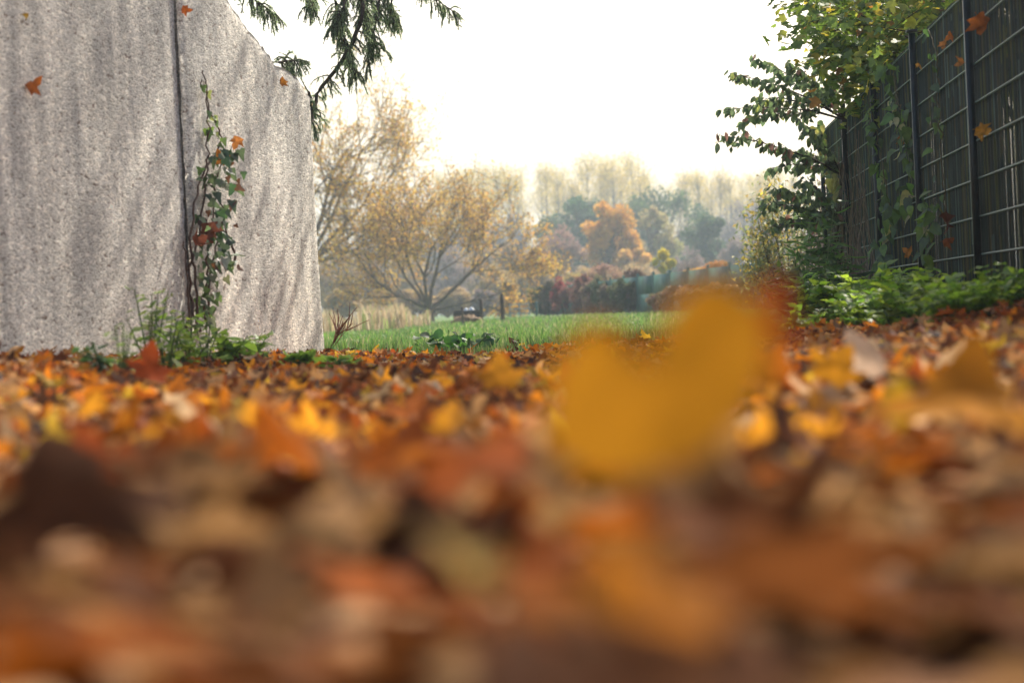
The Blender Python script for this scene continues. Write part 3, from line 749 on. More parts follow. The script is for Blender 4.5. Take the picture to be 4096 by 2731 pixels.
for k, (x, yt, yb, w_, d, pal, lab) in enumerate(HED):
    if 'behind the hedge' not in lab and 'above' not in lab: d = fence_depth(x) - 1.4
    clump_tree('hedge_shrub', lab, x, yt, yb + 4, w_ * 1.3, d, pal, 'shrub', leaf=.07, n=2600, clumps=28, seed=70 + k, group='shrubs along the far fence', round_=.9)

def post(px, d, h, rad, mat, lab, name='fence_post', lean=0):
    p = atx(px, d, 0); mb = MB()
    tube(mb, [(0, 0, -.1), (lean * .5, 0, h * .5), (lean, 0, h), (lean, 0, h + .02)], [rad, rad, rad * .95, rad * .3], 8)
    o = mb.build(name, mat, origin=(0, 0, 0)); o.location = tuple(p); tag(o, lab, 'post')
post(370, 56, .32, .045, M['wood'], 'short dark wooden post among the dry reeds')
post(482, 60, .62, .05, M['wood'], 'weathered wooden post at the right end of the dark compost bin')
post(503, 58, .72, .055, M['wood'], 'tall slim grey post standing alone on the far lawn')
post(537, 84, .58, .05, M['far_fence'], 'green metal post at the end of the hedge row')
post(463, 56, .42, .03, M['wood'], 'thin stake before the dark compost bin')

def compost():
    o0 = atx(468.5, 62, 0); t = tag(empty('compost_bin', o0), 'dark boarded compost bin standing in the field', 'compost bin')
    W, D, H = .72, .6, .36
    def boards(name, c, sx, sy, along):
        mb = MB()
        for j in range(3):
            s = (sx, sy, H / 3 - .015); box(mb, (c[0], c[1], H * (j + .5) / 3 + rng.normal() * .004), s, np.ones(3) * rng.uniform(.75, 1.3))
        q = mb.build(name, M['dark_wood'], t, (0, 0, 0), smooth=False)
    boards('front_panel', (0, -D / 2), W, .03, 0); boards('back_panel', (0, D / 2), W, .03, 0)
    boards('side_panel', (-W / 2 - .018, 0), .03, D + .04, 1); boards('side_panel', (W / 2 + .018, 0), .03, D + .04, 1)
    mb = MB(); box(mb, (0, 0, H * .48), (W - .05, D - .05, H * .9), (.5, .5, .5)); mb.build('filling', M['straw'], t, smooth=False)
    def lump(name, c, s, mat, lab, cat, seed, grp=None):
        r = np.random.default_rng(seed); nu, nv = 20, 11; V = []
        for j in range(nv):
            for i in range(nu):
                a = i / nu * 6.283; b = (j / (nv - 1)) * math.pi / 2; w_ = 1 + r.normal() * .09
                V.append((math.cos(a) * math.cos(b) * s[0] * w_, math.sin(a) * math.cos(b) * s[1] * w_, math.sin(b) ** .9 * s[2] * w_))
        fs = [(j * nu + i, j * nu + (i + 1) % nu, (j + 1) * nu + (i + 1) % nu, (j + 1) * nu + i) for j in range(nv - 1) for i in range(nu)]
        mb = MB(); mb.add(V, fs); o = mb.build(name, mat); o.location = tuple(c); tag(o, lab, cat, grp); return o
    lump('plastic_sheet', o0 + [-.05, -.05, H * .94], (.06, .06, .08), M['sheet'], 'crumpled white plastic bundle on the compost bin, left one', 'plastic sheet', 1)
    lump('plastic_sheet', o0 + [.10, -.02, H * .94], (.07, .07, .10), M['sheet'], 'taller crumpled white plastic bundle on the middle of the compost bin', 'plastic sheet', 2)
    lump('straw_heap', atx(467, 57, 0), (.42, .35, .22), M['straw'], 'low brown heap of rotting straw before the compost bin', 'heap', 3)
compost()

def rail_gate():
    o0 = atx(520, 80, 0); t = tag(empty('metal_gate', o0), 'low blue grey tube gate beside the pale bush', 'gate')
    mb = MB()
    for z in (.18, .34, .5): tube(mb, [(-.34, 0, z), (.34, 0, z)], .018, 6)
    mb.build('rails', M['rail'], t)
    for x in (-.34, 0, .34):
        mb = MB(); tube(mb, [(x, -.03, -.02), (x, -.03, .56)], .022, 6); mb.build('upright', M['rail'], t)
rail_gate()

# ------------------------------------------------------------------ spruce behind the wall
def spruce():
    r = np.random.default_rng(21); base = np.array([-3.6, 19.5, 0]); t = tag(empty('spruce_tree', base), 'dark green spruce with drooping boughs hanging over the wall top', 'tree')
    mb = MB(); tube(mb, [base + [0, 0, -.2], base + [0, 0, 3], base + [.05, 0, 6], base + [0, 0, 10]], [.22, .19, .13, .03], 9); mb.build('trunk', M['dark_bark'], t, base)
    def twig(st, nd, p, d, L, droop, w_=1.0):
        n = 6; pts = [p]; d = norm(np.asarray(d, float))
        for i in range(n):
            d = norm(d + np.array([0, 0, -droop]) + r.normal(size=3) * .10); pts.append(pts[-1] + d * L / n)
        pts = np.array(pts); tube(st, pts, np.linspace(.006, .0025, n + 1) * w_, 4)
        m_ = int(L * 450); k = r.uniform(0, n - .01, m_); i = k.astype(int); q = pts[i] + (pts[i + 1] - pts[i]) * (k - i)[:, None]
        T = norm(pts[i + 1] - pts[i]); o = norm(np.cross(T, r.normal(size=(m_, 3)))); dr = norm(o * .8 + T * .7)
        ln = r.uniform(.016, .028, m_)[:, None]; sd = norm(np.cross(dr, r.normal(size=(m_, 3)))) * .0026
        v = np.stack([q - sd, q + sd, q + dr * ln], 1).reshape(-1, 3)
        tn = np.repeat(pick([(.22, .31, .16, 3), (.28, .37, .17, 2), (.34, .42, .18, 1)], m_), 3, 0)
        nd.add(v, np.arange(m_ * 3).reshape(-1, 3), tn)
        return pts
    # boughs given by picture points; each carries hanging side twigs
    boughs = [([(312, 118), (318, 92), (335, 70), (352, 45), (362, 15), (366, -20)], 19.0, .10, 1.0),
              ([(309, 92), (311, 108), (314, 126)], 18.5, .05, .12),
              ([(225, -30), (245, -8), (262, 5), (272, 12)], 18.0, .12, .6),
              ([(330, -30), (352, -12), (372, 0), (392, 12)], 19.5, .16, .9),
              ([(392, -30), (420, -12), (440, 2), (454, 12)], 20.0, .10, .7),
              ([(280, 62), (290, 61), (299, 61)], 18.5, .04, .15),
              ([(335, 0), (338, 20), (346, 45), (356, 72)], 19.2, .08, 1.0),
              ([(300, -25), (310, -8), (312, 6)], 19.2, .08, .7),
              ([(374, -24), (379, 2), (374, 32), (368, 62)], 19.3, .08, 1.0), ([(348, -20), (343, 8), (332, 26)], 19.0, .08, .9), ([(384, -26), (392, 4), (395, 22)], 19.6, .08, .9), ([(360, -5), (368, 25), (378, 48)], 19.1, .08, 1.0)]
    for bi, (pp, d, L, dens) in enumerate(boughs):
        P = np.array([at(x, y, d + .25 * math.sin(i * 1.3 + bi)) for i, (x, y) in enumerate(pp)])
        tt = np.linspace(0, len(P) - 1, 24); i = np.minimum(tt.astype(int), len(P) - 2); C = P[i] + (P[i + 1] - P[i]) * (tt - i)[:, None]
        C += r.normal(size=C.shape) * .004
        st = MB(); nd = MB()
        bough = C if bi != 0 else C
        tube(st, C, np.linspace(.012, .006, 24) if bi else np.linspace(.016, .02, 24), 5)
        for q in range(1, 24):
            for s_ in (-1, 1, 0):
                if r.uniform() > .26 + dens * .44: continue
                T = norm(C[q] - C[q - 1]); sd = norm(np.cross(T, [0, 1, .2])) * s_ + r.normal(size=3) * .5
                tw = twig(st, nd, C[q], T * .5 + sd * .7 + np.array([0, 0, -.5]), r.uniform(.10, .20) * (1.3 if bi == 6 else 1) , .28)
                for q2 in (1, 2, 3, 4):
                    if r.uniform() < .75: twig(st, nd, tw[q2], norm(tw[q2] - tw[q2 - 1]) + r.normal(size=3) * .55, r.uniform(.035, .08), .2, .6)
        twig(st, nd, C[0], C[0] - C[1], .16, .05); twig(st, nd, C[-1], C[-1] - C[-2], .16, .05)
        b = st.build('bough', M['dark_bark'], t, base); nd.build('needles', M['needle'], b, base)
        b2 = [c for c in b.children][0]; b2.location = (0, 0, 0)
    # a bigger limb back to the trunk
    for x, y, d in ((362, -20, 19.0), (392, -40, 19.5), (225, -30, 18.0), (430, -40, 20.0)):
        e = at(x, y, d); mb = MB(); s0 = base + [0, 0, e[2] + 1.2]; tube(mb, [s0, (s0 + e) / 2 + [0, 0, .25], e], [.05, .035, .018], 6); mb.build('limb', M['dark_bark'], t, base)
spruce()

# ------------------------------------------------------------------ ivy, wall plants and leaves caught on the wall
def dead_on(px, py, plane_pt, width, colour, label, nrm, spin, seed, shape=MAPLE):
    V, Fc = fan(shape, rings=2); r = np.random.default_rng(seed)
    x, y = V[:, 0], V[:, 1] - .4
    z = r.choice([-1, 1]) * r.uniform(.9, 1.7) * x * x + r.uniform(.4, 1.2) * y * y + r.uniform(-.5, .5) * np.abs(x) + r.normal(size=len(x)) * .05
    mb = MB(); mb.add(np.stack([x, y, z], 1), Fc); tube(mb, [(0, -.36, 0), (.02, -.5, .03), (.05, -.62, .02)], [.012, .01, .014], 5)
    o = mb.build('dead_leaf', M['single_leaf']); o.location = tuple(plane_pt); o.scale = (width,) * 3; o.color = (*colour, 1)
    q = Vector(tuple(nrm)).to_track_quat('Z', 'Y'); o.rotation_euler = (q @ Euler((.25 * r.normal(), .25 * r.normal(), spin)).to_quaternion()).to_euler()
    tag(o, label, 'leaf'); return o
WN3 = np.array([WN[0], WN[1], 0.0])
for k, (x, y, w_, c_, lab) in enumerate([(34, 84, .085, (.46, .14, .03), 'curled orange brown leaf caught high on the left of the concrete wall'),
        (187, 10, .06, (.52, .13, .02), 'small bright orange leaf stuck in the top of the wall joint'),
        (282, 83, .07, (.50, .20, .03), 'small orange leaf stuck near the right end of the wall'),
        (27, 16, .035, (.55, .34, .05), 'tiny yellowish leaf near the top left of the wall'),
        (225, 142, .08, (.50, .20, .05), 'tan orange leaf resting on the upper part of the ivy'),
        (211, 157, .10, (.52, .19, .03), 'large orange leaf lodged in the middle of the ivy'),
        (197, 232, .12, (.20, .07, .04), 'dark brown dead leaf lodged low in the ivy'),
        (186, 244, .10, (.26, .08, .04), 'brown dead leaf hanging left of the lower ivy')]):
    s_, z_ = on_wall(x, y, .035); dead_on(x, y, wall_pt(s_, z_, .03 if k < 4 else .10), w_, c_, lab, WN3 * .45 + np.array([.0, -.9, .15]), rng.uniform(0, 6), 300 + k)

def ivy():
    base = wall_pt(on_wall(196, 330)[0], 0, .05); t = tag(empty('ivy', base), 'ivy with dark and pale leaves climbing the joint of the concrete wall', 'ivy')
    st = MB(); P = []; S = []; W = []
    strands = [[(197, 330), (192, 280), (188, 240), (196, 190), (208, 160), (222, 140), (214, 122), (205, 100), (203, 82), (200, 70)],
               [(204, 330), (206, 290), (205, 250), (214, 200), (216, 170), (230, 146)],
               [(190, 320), (189, 270), (200, 225), (205, 180), (206, 130), (204, 95), (201, 80)],
               [(210, 325), (200, 300), (212, 262), (222, 215), (212, 180)],
               [(186, 330), (186, 285), (184, 240)], [(232, 262), (222, 225), (210, 205)]]
    for k, s in enumerate(strands):
        q = np.array([wall_pt(*on_wall(x, y, .03), .025 + .03 * rng.uniform()) for x, y in s])
        tt = np.linspace(0, len(q) - 1, 5 * len(q)); i = np.minimum(tt.astype(int), len(q) - 2); C = q[i] + (q[i + 1] - q[i]) * (tt - i)[:, None] + rng.normal(size=(len(tt), 3)) * .006
        tube(st, C, np.linspace(.008, .003, len(C)), 5, (.11, .06, .04))
    st.build('stem', M['stem'], t, base)
    # leaves: thick in the middle, thin above and below
    mb = MB()
    def band(y0, y1, n, xc, half, size, pal, out):
        y = rng.uniform(y0, y1, n); x = np.interp(y, xc[0], xc[1]) + rng.normal(size=n) * np.interp(y, half[0], half[1])
        pos = np.array([wall_pt(*on_wall(a, b, .05), .03 + rng.uniform(0, out)) for a, b in zip(x, y)])
        leaf_cloud(mb, IVY, pos, size * rng.uniform(.6, 1.3, n), pick(pal, n, .2), normal=WN3 * .6 + np.array([0, -.9, .35]), tip=(.1, 0, -1), tilt=.55, curl=.4)
    xc = ([70, 140, 160, 200, 240, 265, 330], [202, 218, 214, 214, 203, 212, 200]); hf = ([70, 140, 165, 200, 240, 270, 330], [1.5, 3.5, 6, 7, 7.5, 7, 4])
    band(150, 268, 150, xc, hf, .058, [(.04, .09, .03, 3), (.07, .13, .04, 3), (.13, .19, .08, 2), (.28, .32, .24, 1.3), (.16, .07, .03, .8)], .13)
    band(78, 150, 16, xc, hf, .05, [(.16, .26, .05, 2), (.30, .34, .10, 1), (.10, .17, .04, 2)], .03)
    band(262, 325, 42, xc, hf, .05, [(.08, .13, .03, 2), (.12, .19, .05, 2), (.18, .2, .1, 1)], .07)
    mb.build('leaves', M['leaf'], t, base)
ivy()

def herb(name, label, base, h, nst, shape, lsize, pal, spread=.25, per=9, cat='plant', group=None, droop=.3, stemcol=(.10, .17, .05), seed=0, pairs=False):
    r = np.random.default_rng(seed); base = np.asarray(base, float); t = tag(empty(name, base), label, cat, group)
    st = MB(); lf = MB()
    for k in range(nst):
        a = r.uniform(0, 6.28); o = np.array([math.cos(a), math.sin(a), 0]) * spread * h * r.uniform(.2, 1); hh = h * r.uniform(.6, 1.05)
        b = o * .15; pts = np.array([b, b + o * .3 + [0, 0, hh * .4], b + o * .7 + [0, 0, hh * .75], b + o + [0, 0, hh]])
        tube(st, pts, [.0045, .004, .003, .002], 4, stemcol)
        ks = np.linspace(.6, 3, per); i = np.minimum(ks.astype(int), 2); q = pts[i] + (pts[i + 1] - pts[i]) * (ks - i)[:, None]
        if pairs: q = np.repeat(q, 2, 0)
        m_ = len(q); az = r.uniform(0, 6.28) + np.arange(m_) * (math.pi if pairs else 2.4) + (np.arange(m_) // 2 * 1.57 if pairs else 0)
        tip = np.stack([np.cos(az), np.sin(az), np.full(m_, -droop)], 1)
        sz = lsize * (1.15 - .5 * (np.linspace(0, 1, m_)))
        leaf_cloud(lf, shape, q + tip * .008, sz * r.uniform(.7, 1.2, m_), pick(pal, m_, .18), normal=(0, 0, 1.0), tip=tip, tilt=.3, curl=.5)
    st.build('stem', M['stem'], t, (0, 0, 0)); lf.build('leaves', M['leaf'], t, (0, 0, 0))
    return t
FRESH = [(.24, .40, .05, 3), (.34, .46, .06, 2), (.14, .26, .04, 2)]
WEEDS = [(104, 8.2, .15, 3, OVATE, .055, 'small dark leaved weed at the wall foot, left of the other wall plants'),
         (121, 7.6, .26, 3, LANCE, .04, 'tall blurred feathery weed before the left wall panel'),
         (150, 9.4, .40, 5, OVATE, .05, 'bright green bushy weed at the wall foot left of the joint'),
         (166, 9.6, .34, 5, OVATE, .055, 'leafy green weed growing just left of the wall joint'),
         (186, 10.2, .30, 6, OVATE, .055, 'dense green weed growing at the foot of the ivy'),
         (205, 10.6, .28, 5, OVATE, .06, 'broad leaved green weed just right of the wall joint'),
         (228, 10.8, .17, 5, OVATE, .08, 'light green large leaved seedling right of the ivy foot'),
         (250, 11.2, .16, 5, OVATE, .08, 'green seedling with upright pointed leaves at the right wall panel'),
         (302, 10.5, .10, 4, OVATE, .09, 'low seedling with broad blades before the wall corner'),
         (342, 10.2, .11, 4, OVATE, .10, 'pair of upright bright green leaves right of the wall corner')]
for k, (x, d, h, n, sh, ls, lab) in enumerate(WEEDS):
    p = atx(x, d, .2); p[2] = float(zg(p[0], d)) + .01
    herb('weed_plant', lab, p, h * .92, n + 1, sh, ls * 1.3, FRESH if k != 0 else [(.05, .11, .03, 1)], .55 if k != 1 else .2, 9, seed=500 + k, group='weeds at the wall foot')
def twigs():
    p = atx(326, 15.2, .05); t = tag(empty('bare_twigs', p), 'reddish bare twigs sprouting from the grass at the wall end', 'shrub'); lines = []; tips = []; r = np.random.default_rng(4)
    for k in range(5): grow(r, (0, 0, 0), (.4 + .5 * r.uniform(), .1 * r.normal(), .6 + .5 * r.uniform()), .24 * r.uniform(.8, 1.2), .004, 1, (4,), .7, .05, .08, lines=lines, tips=tips)
    mb = MB(); build_lines(mb, lines, (4, 4, 4, 4), (.22, .07, .04), .0016); mb.build('twigs', M['stem'], t)
twigs()
p = atx(452, 15.6, .02)
t = tag(empty('mallow_plant', p), 'low dark green round leaved plant in the bright grass', 'plant')
mb = MB(); n = 90; pos = np.stack([rng.normal(size=n) * .13, rng.normal(size=n) * .15, rng.uniform(.03, .13, n)], 1); leaf_cloud(mb, ROUND, pos, .055 * rng.uniform(.6, 1.3, n), pick([(.035, .11, .018, 2), (.06, .16, .025, 2)], n), tilt=.5, normal=(0, -.3, 1)); mb.build('leaves', M['leaf'], t)
mb = MB()
for q in pos[::2]: tube(mb, [(q[0] * .3, q[1] * .3, -.02), (q[0] * .8, q[1] * .8, q[2] * .6), tuple(q)], .002, 4, (.08, .14, .04))
mb.build('stem', M['stem'], t)
for k, (x, d, lab) in enumerate([(587, 13.6, 'dark grass tuft rising left of the heart shaped leaf'), (612, 13.9, 'drooping grass tuft behind the left lobe of the heart shaped leaf'), (640, 14.6, 'grass tuft in the notch of the heart shaped leaf')]):
    p = atx(x, d, .1); p[2] = float(zg(p[0], d)); mb = MB(); n = 160
    blades(mb, rng.normal(size=n) * .05, rng.normal(size=n) * .06, np.zeros(n), rng.uniform(.07, .17, n), .005 * np.ones(n), pick([(.06, .14, .02, 2), (.10, .18, .03, 2), (.16, .12, .04, 1)], n), .6)
    o = mb.build('grass_tuft', M['grass']); o.location = tuple(p); tag(o, lab, 'grass tuft')

# ------------------------------------------------------------------ mesh fence on the right
FK = .06
def fX(Y): return 2.53 + FK * (Y - 12.3)
FD = norm(np.array([FK, 1.0, 0])); FRZ = math.atan2(FD[1], FD[0]); FN = np.array([-FD[1], FD[0], 0])
ZB, ZT = .06, 1.88
def fence():
    ys = [7.15, 9.6, 12.05, 14.5, 17.05, 19.6, 22.1]
    o0 = np.array([fX(14.35), 14.35, 0]); t = tag(empty('mesh_fence', o0), 'tall dark green rod mesh fence with woven privacy strips', 'fence')
    for k, y in enumerate(ys):
        p = np.array([fX(y), y, 0]) + FN * .03
        mb = MB(); box(mb, p + [0, 0, .96], (.028, .04, 1.96), rz=FRZ); po = mb.build('post', M['steel'], t, o0, smooth=False)
        mb = MB(); box(mb, p + [0, 0, 1.952], (.075, .066, .018), rz=FRZ); cp = mb.build('cap', M['steel'], po, o0, smooth=False)
        if k == len(ys) - 1: break
        y2 = ys[k + 1]; a = np.array([fX(y), y, 0]); b = np.array([fX(y2), y2, 0]); Lb = np.linalg.norm(b - a)
        mb = MB()
        for j in range(10):
            z = ZB + .02 + j * .2
            for s_ in (-1, 1):
                if z < ZT + .01: tube(mb, [a + [0, 0, z] + FN * .010 * s_, b + [0, 0, z] + FN * .010 * s_], .0052, 6, np.ones(3) * 3.2)
        nv = int(Lb / .05)
        for i in range(nv):
            q = a + (b - a) * ((i + .5) / nv); tn = np.ones(3) * rng.uniform(.4, 1.5)
            zz = np.sort(rng.uniform(ZB, ZT, 4)); zs = np.concatenate([[ZB], zz, [ZT + .03]])
            for z0, z1 in zip(zs[:-1], zs[1:]):
                u = rng.uniform(); tt = tn * (np.array([3.2, 1.7, .9]) if u < .13 else np.array([3.2, 2.2, .7]) if u < .28 else np.array([3.5, 3.2, 3.2]) if u < .36 else 1)
                tube(mb, [q + [0, 0, z0], q + [0, 0, z1]], .0032, 5, tt)
        mb.build('rod_mesh', M['rod'], t, o0)
        mb = MB(); n = int(Lb / .05)
        for i in range(n):
            q = a + (b - a) * ((i + .5) / n) - FN * (.017 + .002 * (i % 2)); sh = rng.uniform(.55, 1.25)
            box(mb, q + [0, 0, (ZB + ZT) / 2], (.046, .0014, ZT - ZB - .01), np.array([sh, sh * rng.uniform(.95, 1.05), sh]), rz=FRZ + rng.normal() * .03)
        mb.build('privacy_screen', M['screen'], t, o0, smooth=False)
fence()

def on_fence(x, y, off=0.0):
    d = F + RT * (x - 512) / FPX - UP * (y - 341) / FPX
    a = np.array([fX(12.3), 12.3, 0]) + FN * off
    k = ((a - CAM) @ FN) / (d @ FN)
    return CAM + d * k
for k, (x, y, w_, c_, lab) in enumerate([(981, 25, .19, (.36, .11, .02), 'big rusty maple leaf caught high on the fence near the right edge'),
        (950, 36, .10, (.50, .17, .03), 'orange leaf on the upper fence wire left of the big rusty leaf'),
        (944, 45, .09, (.55, .24, .07), 'folded pale orange leaf hanging under the orange leaf on the upper wire'),
        (961, 64, .09, (.56, .24, .06), 'narrow orange leaf wedged beside a fence post'),
        (920, 65, .08, (.52, .28, .06), 'small yellow orange leaf at the capped fence post'),
        (984, 131, .15, (.56, .26, .03), 'bright amber leaf caught on the fence at mid height'),
        (904, 140, .14, (.40, .14, .03), 'hanging brown orange leaf among the vine leaves'),
        (947, 222, .19, (.11, .035, .015), 'dark red brown leaf cluster low on the fence'),
        (948, 240, .12, (.30, .09, .02), 'rusty leaf just below the dark red brown cluster'),
        (908, 252, .13, (.56, .22, .04), 'orange leaf low on the fence above the nettles')]):
    dead_on(x, y, on_fence(x, y, .045), w_ * .68, c_, lab, FN + np.array([0, -.9, .2]), rng.uniform(0, 6), 400 + k)

def vine(strand, nleaf, size, pal, label, seed, width=5, shape=NETTLE):
    q = np.array([on_fence(x, y, .04) for x, y in strand]); base = q[-1].copy(); t = tag(empty('climbing_vine', base), label, 'vine', 'vines on the mesh fence')
    tt = np.linspace(0, len(q) - 1, 30); i = np.minimum(tt.astype(int), len(q) - 2); C = q[i] + (q[i + 1] - q[i]) * (tt - i)[:, None] + rng.normal(size=(30, 3)) * .008
    mb = MB(); tube(mb, C, np.linspace(.003, .005, 30), 5, (.14, .11, .05)); mb.build('stem', M['stem'], t, base)
    k = rng.integers(0, 30, nleaf); pos = C[k] + rng.normal(size=(nleaf, 3)) * np.array([.02, .10, .05]) * width / 5 + FN * .03
    mb = MB(); leaf_cloud(mb, shape, pos, size * rng.uniform(.6, 1.35, nleaf), pick(pal, nleaf, .2), normal=FN + np.array([0, -.6, .2]), tip=(0, 0, -1), tilt=.5, curl=.5); mb.build('leaves', M['leaf'], t, base)
VG = [(.10, .20, .03, 3), (.15, .26, .04, 2), (.06, .12, .03, 2), (.35, .33, .10, .7)]
vine([(893, 70), (897, 95), (903, 120), (908, 150)], 46, .10, VG + [(.5, .46, .22, 1)], 'vine with large pale drooping leaves hanging from the fence top', 1, 6)
vine([(868, 88), (874, 120), (880, 150), (885, 180), (888, 215)], 44, .085, VG, 'leafy vine hanging left of the pale leaved vine', 2)
vine([(930, 30), (937, 60), (938, 90), (940, 130), (943, 180), (945, 215)], 20, .07, VG, 'sparse vine trailing down the fence between two posts', 3, 3)
vine([(882, 270), (888, 240), (895, 215), (905, 198), (918, 196)], 52, .10, VG, 'bright green vine shoot leaning right across the lower fence', 4, 7)
vine([(930, 262), (932, 235), (930, 215), (938, 205)], 34, .09, VG, 'green vine climbing beside the dark red brown leaf cluster', 5, 5)
vine([(822, 122), (826, 150), (832, 172), (846, 190)], 60, .10, [(.34, .32, .08, 2), (.16, .24, .05, 2), (.45, .34, .05, 1)], 'yellowing vine at the far end of the fence', 6, 7)

def dry_stalks():
    base = np.array([fX(18.0) - .12, 18.0, 0]); t = tag(empty('dry_stalks', base), 'bundle of dry brown stalks hanging down the fence end', 'dead vine'); mb = MB(); r = np.random.default_rng(9)
    for k in range(70):
        x = r.normal() * 5 + np.interp(r.uniform(), [0, 1], [838, 868]); top = r.uniform(120, 250); p0 = on_fence(x - 6, top, .07); p1 = on_fence(x + r.normal() * 4, 290, .07)
        p1[2] = max(p1[2], .1); md = (p0 + p1) / 2 + r.normal(size=3) * .05
        tube(mb, [p0, (p0 + md) / 2 + r.normal(size=3) * .02, md, (p1 + md) / 2 + r.normal(size=3) * .02, p1], .0032, 4, np.array([.30, .22, .15]) * r.uniform(.5, 1.2))
    mb.build('stalks', M['stem'], t, base)
dry_stalks()

# maple leaning over the fence
def maple():
    base = np.array([4.9, 20.8, 0]); r = np.random.default_rng(77); t = tag(empty('maple_tree', base), 'green and yellow leaved maple leaning over the dark mesh fence', 'tree')
    lines = []; tips = []
    lines.append((np.array([base - [0, 0, .1], base + [-.05, -.1, 1.6], base + [.0, .1, 3.6], base + [.1, .0, 7.5], base + [0, .2, 12]]), np.array([.2, .17, .14, .10, .04]), 3))
    for k in range(28):
        a = r.uniform(0, 6.28); z0 = 2.0 + 9.8 * k / 28
        grow(r, base + [0, 0, z0], (math.cos(a) * .9, math.sin(a) * .9, r.uniform(.25, .8)), 3.5 * (1 - .014 * k), .06, 2, (7, 6), .7, .03, .12, lines=lines, tips=tips)
    # boughs that reach over the fence
    for (x, y, d) in ((796, 0, 17.5), (812, 30, 17.5), (842, 62, 17.7), (866, 100, 18.0), (885, 55, 17.0), (865, 18, 17.2), (905, 36, 16.4), (930, 2, 15.8), (850, -14, 18.2), (826, 4, 18.2), (885, 88, 17.4), (852, 44, 18.2), (875, 40, 18.5), (900, 10, 17.0)):
        e = at(x, y, d); s0 = base + [0, 0, 1.4 + r.uniform(0, 1)]; md = (s0 + e) / 2 + np.array([0, 0, .35])
        pts = np.array([s0, (s0 + md) / 2 + [0, 0, .15], md, (md + e) / 2 + [0, 0, .1], e]); lines.append((pts, np.array([.03, .022, .015, .009, .004]), 1))
        for q in np.linspace(.3, 1, 10):
            j = q * 4; i = min(int(j), 3); p = pts[i] + (pts[i + 1] - pts[i]) * (j - i)
            for _ in range(2):
                g = p + r.normal(size=3) * np.array([.22, .35, .14]) + [-.08, 0, -.05]; lines.append((np.array([p, (p + g) / 2 + [0, 0, .03], g]), np.array([.005, .003, .002]), 0)); tips.extend([g, (p + g) / 2, g, g])
    def clear(P):
        q = np.asarray(P) - CAM; xs = 512 + FPX * (q @ RT) / (q @ F); ys_ = 341 - FPX * (q @ UP) / (q @ F)
        return (ys_ < -60) | (xs > 790 + np.clip(ys_, 0, 200) * .6)
    lines = [l for l in lines if l[2] == 3 or clear(l[0]).all()]
    tips = np.array(tips); tips = tips[clear(tips)]
    mb = MB(); build_lines(mb, lines, (4, 4, 6, 8)); mb.build('trunk', M['dark_bark'], t, base)
    n = 34000; i = r.integers(0, len(tips), n)
    nlow = 3900; low = np.nonzero((tips[:, 2] < 2.9) & (tips[:, 1] < 19))[0]
    i = np.concatenate([i[:n - nlow], r.choice(low, nlow)])
    pos = tips[i] + r.normal(size=(n, 3)) * np.array([.12, .18, .10])
    mb = MB(); leaf_cloud(mb, MAPLE, pos, .088 * rng.uniform(.6, 1.3, n), pick([(.19, .28, .04, 4), (.12, .20, .03, 3), (.36, .38, .05, 2.4), (.56, .44, .05, 1.2), (.42, .20, .03, .25)], n, .2), normal=(-.2, -.3, 1), tip=(-.5, -.2, -.6), tilt=.55, curl=.5)
    mb.build('crown', M['leaf'], t, base)
maple()

def dogwood():
    base = np.array([fX(20.5) - .25, 20.5, 0]); r = np.random.default_rng(31); t = tag(empty('dogwood_shrub', base), 'dogwood shrub with tiered branches of drooping green leaves before the fence end', 'shrub')
    lines = []; pos = []; dirs = []
    tipsp = [(736, 73), (722, 108), (723, 134), (758, 58), (772, 166), (812, 54), (778, 188), (766, 203), (790, 62), (800, 120), (745, 118), (790, 150), (815, 90), (760, 96), (805, 180), (775, 224), (830, 160), (822, 215)]
    hub = [at(842, 175, 19.8), at(846, 120, 19.6), at(845, 225, 19.8)]
    for h_ in hub: lines.append((np.array([base, (base + h_) / 2 + [.05, 0, .0], h_]), np.array([.022, .016, .012]), 2))
    for k, (x, y) in enumerate(tipsp):
        e = at(x, y + 2, 19.3 + r.normal() * .5); h_ = hub[1] if y < 120 else (hub[0] if y < 170 else hub[2])
        md = (h_ + e) / 2 + np.array([0, 0, .06]); pts = np.array([h_, (h_ + md) / 2 + [0, 0, .03], md, (md + e) / 2 + [0, 0, .02], e]); lines.append((pts, np.array([.009, .007, .005, .004, .002]), 1))
        for q in np.linspace(.25, 1, 28):
            j = q * 4; i = min(int(j), 3); p = pts[i] + (pts[i + 1] - pts[i]) * (j - i); T = norm(pts[i + 1] - pts[i])
            for s_ in (-1, 1):
                if r.uniform() < .35: continue
                L = r.uniform(.05, .20) * (1.2 - .7 * q); sd = norm(T * .6 + np.array([0, s_ * .8, .25 * r.normal()])); g = p + sd * L; lines.append((np.array([p, g]), np.array([.003, .0015]), 0))
                for f in (.5, 1.0):
                    pos.append(p + (g - p) * f); dirs.append(T * .25 + np.array([-.1, s_ * .25, -.9]))
                if r.uniform() < .4: pos.append(g); dirs.append(T * .3 + np.array([0, 0, -.9]))
    mb = MB(); build_lines(mb, lines, (4, 4, 6, 6)); mb.build('branches', M['dark_bark'], t, base)
    pos = np.array(pos); n = len(pos); mb = MB()
    leaf_cloud(mb, OVATE, pos, .078 * rng.uniform(.65, 1.2, n), pick([(.14, .21, .09, 4), (.19, .26, .12, 3), (.09, .14, .07, 2), (.30, .15, .11, .6), (.32, .36, .09, .8)], n, .2), normal=(-.5, -.6, .3), tip=np.array(dirs), tilt=.4, curl=.5, fold=.4)
    mb.build('leaves', M['leaf'], t, base)
dogwood()

